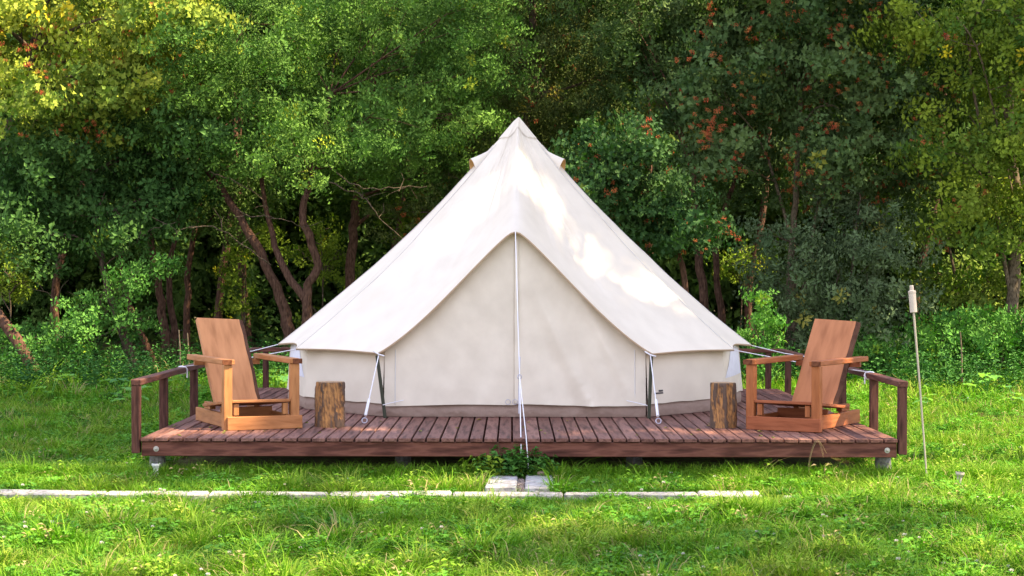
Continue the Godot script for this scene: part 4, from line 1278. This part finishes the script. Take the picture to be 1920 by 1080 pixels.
func plants() -> void:
	var bright := Color(0.085, 0.235, 0.030)
	var mid := Color(0.050, 0.165, 0.035)
	for a in [["burdock with bright round leaves at the edge of grass, far left", 96, 735, -6.2, 4, 0.8, bright], ["broad-leaved plant with pale leaves beyond the left handrail's front post", 225, 705, -6.0, 6, 0.8, mid], ["burdock with bright leaves growing against the left handrail", 250, 715, -5.0, 6, 0.75, bright],
			["broad-leaved plant seen through the left handrail", 350, 705, -6.8, 7, 0.9, mid], ["low broad-leaved plant glimpsed under the left chair's right armrest", 520, 712, -7.3, 7, 0.9, mid], ["burdock with very bright leaves at the right edge of the forest", 1850, 692, -6.6, 7, 0.85, bright],
			["low broad-leaved plant in the grass near the right edge", 1900, 720, -5.6, 5, 0.7, mid], ["broad-leaved plant between the right handrail and torch", 1735, 735, -5.4, 5, 0.55, mid]]:
		var p := at(a[1], a[2], a[3])
		burdock(a[0], Vector3(p.x, gh(p.x, p.z), p.z), a[4], a[5], a[6])
	# the weed that grows up before the middle of the deck
	var t := thing("weed_clump", "leafy weed clump growing between the paving slabs and the deck's front", "plant", Vector3(0.0, 0, 0.03))
	var ws := weed_stem(18, 0.30, 0.085, 0.05)
	var where := []
	var tint := []
	for i in 70:
		var p := Vector3(r(-0.36, 0.36), 0, r(-0.05, 0.10))
		where.append(Transform3D(frame(Vector3(r(-0.45, 0.45), 1, r(-0.2, 0.3)).normalized(), r(0, TAU)).scaled(Vector3.ONE * r(0.6, 1.2) * (1.0 - 0.9 * absf(p.x - 0.03))), p))
		tint.append(Color(0.035, 0.115, 0.026).lerp(Color(0.085, 0.20, 0.03), r(0, 1)) if p.x > -0.12 or r(0, 1) < 0.5 else Color(0.16, 0.24, 0.02))
	many("foliage", ws, M.leaf, where, tint, t).set_meta("kind", "stuff")
	# dry stalks hanging by the right end of the deck
	t = thing("dry_grass_stalks", "dry yellow grass stalks bending over the deck's front near the right armchair", "plant", Vector3(2.42, 0.1, 0.10))
	var st := start()
	for i in 3:
		var x := r(-0.10, 0.10)
		add_tube(st, curve([Vector3(x, -0.1, 0), Vector3(x * 0.8, 0.12, 0.02), Vector3(x * 0.8 + 0.06, r(0.20, 0.27), 0.02), Vector3(x + r(0.10, 0.2), r(0.08, 0.18), 0.03)], 4), range(13).map(func(k): return lerpf(0.0013, 0.0007, k / 12.0)), 4)
	var dry := mat("dry", Color(0.30, 0.23, 0.11), 0.8)
	obj("stalk", done(st), dry, t).set_meta("kind", "stuff")

func litter() -> void:
	var leaf := start()
	leaf.set_smooth_group(-1)
	add_leaf(leaf, Vector3(0, 0.003, -0.025), Vector3(0, 0.05, 1).normalized(), Vector3.UP, 0.055, 0.034, 0.009)
	var where := []
	var tint := []
	for i in 46:
		var p := Vector3(r(-2.95, 3.0), DECK + 0.003, -r(0.05, 2.0))
		if absf(p.x) < 1.25 and p.z < -1.9: continue
		where.append(Transform3D(Basis.IDENTITY.rotated(Vector3.UP, r(0, TAU)).scaled(Vector3.ONE * r(0.45, 1.0)), p))
		tint.append(Color(0.30, 0.20, 0.07).lerp(Color(0.22, 0.24, 0.05), r(0, 1)))
	structure(many("fallen_leaves", done(leaf), M.leaf, where, tint, self), "few small dry leaves fallen on the deck boards", "leaves", "stuff")
func lawn_free(x: float, z: float) -> bool:      # no blades grow through the deck, the slabs or the kerb
	if x > -3.02 and x < 3.08 and z < -0.15 and z > -6.55: return false
	if x > -0.20 and x < 0.33 and z < 0.98 and z > 0.04: return false
	if x > -3.87 and x < 2.65 and z > 1.015 and z < 1.19: return false
	return true
func lawn() -> void:
	var fine := [grass_tuft(10, 0.04, 0.125, 0.0028, 0.07, 0.9), grass_tuft(8, 0.03, 0.085, 0.0034, 0.085, 1.3)]
	var coarse := grass_tuft(15, 0.07, 0.19, 0.0034, 0.05, 1.1)
	var clover := clover_tuft(12, 0.085, 0.017, 0.07)
	var herb := weed_stem(9, 0.11, 0.045, 0.022)
	var gw := [[], []]
	var gc := [[], []]
	var cw := []
	var cc := []
	var tw := []
	var tc := []
	var hw := []
	var hc := []
	var fw := []
	var fc := []
	var pn := FastNoiseLite.new()
	pn.seed = 91
	pn.frequency = 0.9
	pn.fractal_octaves = 3
	var A := Color(0.050, 0.152, 0.014)
	var B := Color(0.150, 0.295, 0.021)
	var Y := Color(0.330, 0.340, 0.060)
	var dryc := Color(0.36, 0.29, 0.14)
	var n := 0
	for i in 230000:
		var z := 5.2 - pow(r(0, 1), 1.25) * 20.5
		var half := (14.4 - z) * 0.2838 + 1.0
		var x := r(-half, half)
		# even out: far ground gets fewer
		if r(0, 1) > clampf(0.45 + (z + 4.0) * 0.11, 0.24, 1.0): continue
		if not lawn_free(x, z): continue
		var p := pn.get_noise_2d(x, z)
		var q := pn.get_noise_2d(x * 2.3 + 40, z * 2.3)
		var y := gh(x, z)
		var bare := z > 1.8 and pn.get_noise_2d(x * 1.6 + 90, z * 2.2 + 13) > 0.26 or Vector2((x + 2.15) * 1.0, (z - 4.15) * 1.3).length() < 0.30 + q * 0.3 or Vector2((x - 1.15) * 0.8, (z - 2.75) * 1.6).length() < 0.22 + q * 0.3
		if bare and r(0, 1) < 0.88: continue
		var clump := pn.get_noise_2d(x * 3.4 + 17, z * 2.6 - 70)
		var c := A.lerp(B, clampf(0.42 + q * 0.9 + clump * 0.9 + r(-0.35, 0.35), 0, 1)).lerp(Y, clampf(p * 0.7 + r(-0.35, 0.30), 0, 0.65))
		if r(0, 1) < 0.05 + (0.10 if pn.get_noise_2d(x * 3.0 + 11, z * 3.0 - 5) > 0.25 else 0.0): c = dryc
		var s := r(0.7, 1.25) * clampf(0.84 + q * 0.3 + clump * 1.0, 0.5, 1.4)
		if z < -9.0: s *= 1.6
		if z > 1.2 and z < 1.9 and x > -4 and x < 2.0: s *= 0.50 if x > -0.5 and x < 0.6 else (0.62 if pn.get_noise_2d(x * 1.5 + 60, 3) < 0.2 else 0.95)
		var b := frame(Vector3(r(-0.2, 0.2), 1, r(-0.2, 0.2)).normalized(), r(0, TAU)).scaled(Vector3.ONE * s)
		if p < 0.04 and r(0, 1) < 0.36:
			cw.append(Transform3D(b, Vector3(x, y, z)))
			cc.append(Color(0.026, 0.105, 0.018).lerp(Color(0.100, 0.265, 0.026), clampf(0.45 + q + clump + r(-0.4, 0.4), 0, 1)))
			if r(0, 1) < 0.008:
				fw.append(Transform3D(Basis.IDENTITY.scaled(Vector3.ONE * r(0.7, 1.1)), Vector3(x, y + r(0.08, 0.12), z)))
				fc.append(Color(0.62, 0.58, 0.52))
		elif q > 0.0 and r(0, 1) < 0.14:
			hw.append(Transform3D(b, Vector3(x, y, z)))
			hc.append(c * 0.9)
		elif pn.get_noise_2d(x * 2.6 - 31, z * 2.6 + 8) > 0.16 and r(0, 1) < 0.26:
			tw.append(Transform3D(b.scaled(Vector3.ONE * 0.85), Vector3(x, y, z)))
			tc.append(c)
		else:
			var k := n % 2
			gw[k].append(Transform3D(b, Vector3(x, y, z)))
			gc[k].append(c)
			n += 1
	# blades that lean over the kerb and under the deck's edge
	for i in 8500:
		var x := r(-4.4, 4.4)
		var z := r(1.20, 1.34) if r(0, 1) < 0.12 else (r(-0.14, 0.95) if r(0, 1) < 0.7 else r(-0.14, 0.12))
		if not lawn_free(x, z): continue
		var b := frame(Vector3(r(-0.3, 0.3), 1, r(-0.2, 0.2)).normalized(), r(0, TAU)).scaled(Vector3.ONE * (r(0.95, 1.6) if z < 0.12 else r(0.6, 1.1) if z < 1.0 else r(0.4, 0.75)))
		gw[0].append(Transform3D(b, Vector3(x, gh(x, z), z)))
		gc[0].append(A.lerp(B, r(0.3, 1)).lerp(Y, r(0, 0.25)))
	structure(many("grass", fine[0], M.blade, gw[0], gc[0], self), "lush green lawn grass around the deck", "grass", "stuff")
	structure(many("short_grass", fine[1], M.blade, gw[1], gc[1], self), "shorter bent blades of grass between the lawn tufts", "grass", "stuff")
	structure(many("coarse_grass", coarse, M.blade, tw, tc, self), "coarse tall tussocks of grass in the foreground lawn", "grass", "stuff")
	structure(many("clover_leaves", clover, M.leaf, cw, cc, self), "low clover leaves spreading in patches over the lawn", "clover", "stuff")
	structure(many("lawn_weeds", herb, M.leaf, hw, hc, self), "small leafy weeds among the lawn grass", "weeds", "stuff")
	var st := start()
	st.set_smooth_group(-1)
	for i in 26:
		var d := rdir()
		d.y = absf(d.y)
		add_leaf(st, d * 0.004, d, rdir(), 0.012, 0.006, 0.001)
	structure(many("clover_flowers", done(st), M.petal, fw, fc, self), "small white clover flower heads dotted over the lawn", "flowers", "stuff")
	# undergrowth along the foot of the trees
	var uw := []
	var uc := []
	var nettle := weed_stem(18, 0.62, 0.11, 0.05)
	for i in 4600:
		var x := r(-11, 11)
		var z := -11.6 - r(0, 1) * 6.2 + (1.5 if absf(x) > 5 else 0.0)
		if pn.get_noise_2d(x * 0.9 + 7, z * 0.9) < -0.22: continue
		uw.append(Transform3D(frame(Vector3(r(-0.2, 0.2), 1, r(-0.2, 0.2)).normalized(), r(0, TAU)).scaled(Vector3.ONE * r(0.45, 1.05)), Vector3(x, gh(x, z), z)))
		uc.append(Color(0.026, 0.095, 0.024).lerp(Color(0.070, 0.180, 0.040), r(0, 1)))
	structure(many("undergrowth", nettle, M.leaf, uw, uc, self), "knee-high green undergrowth along the foot of the forest", "undergrowth", "stuff")
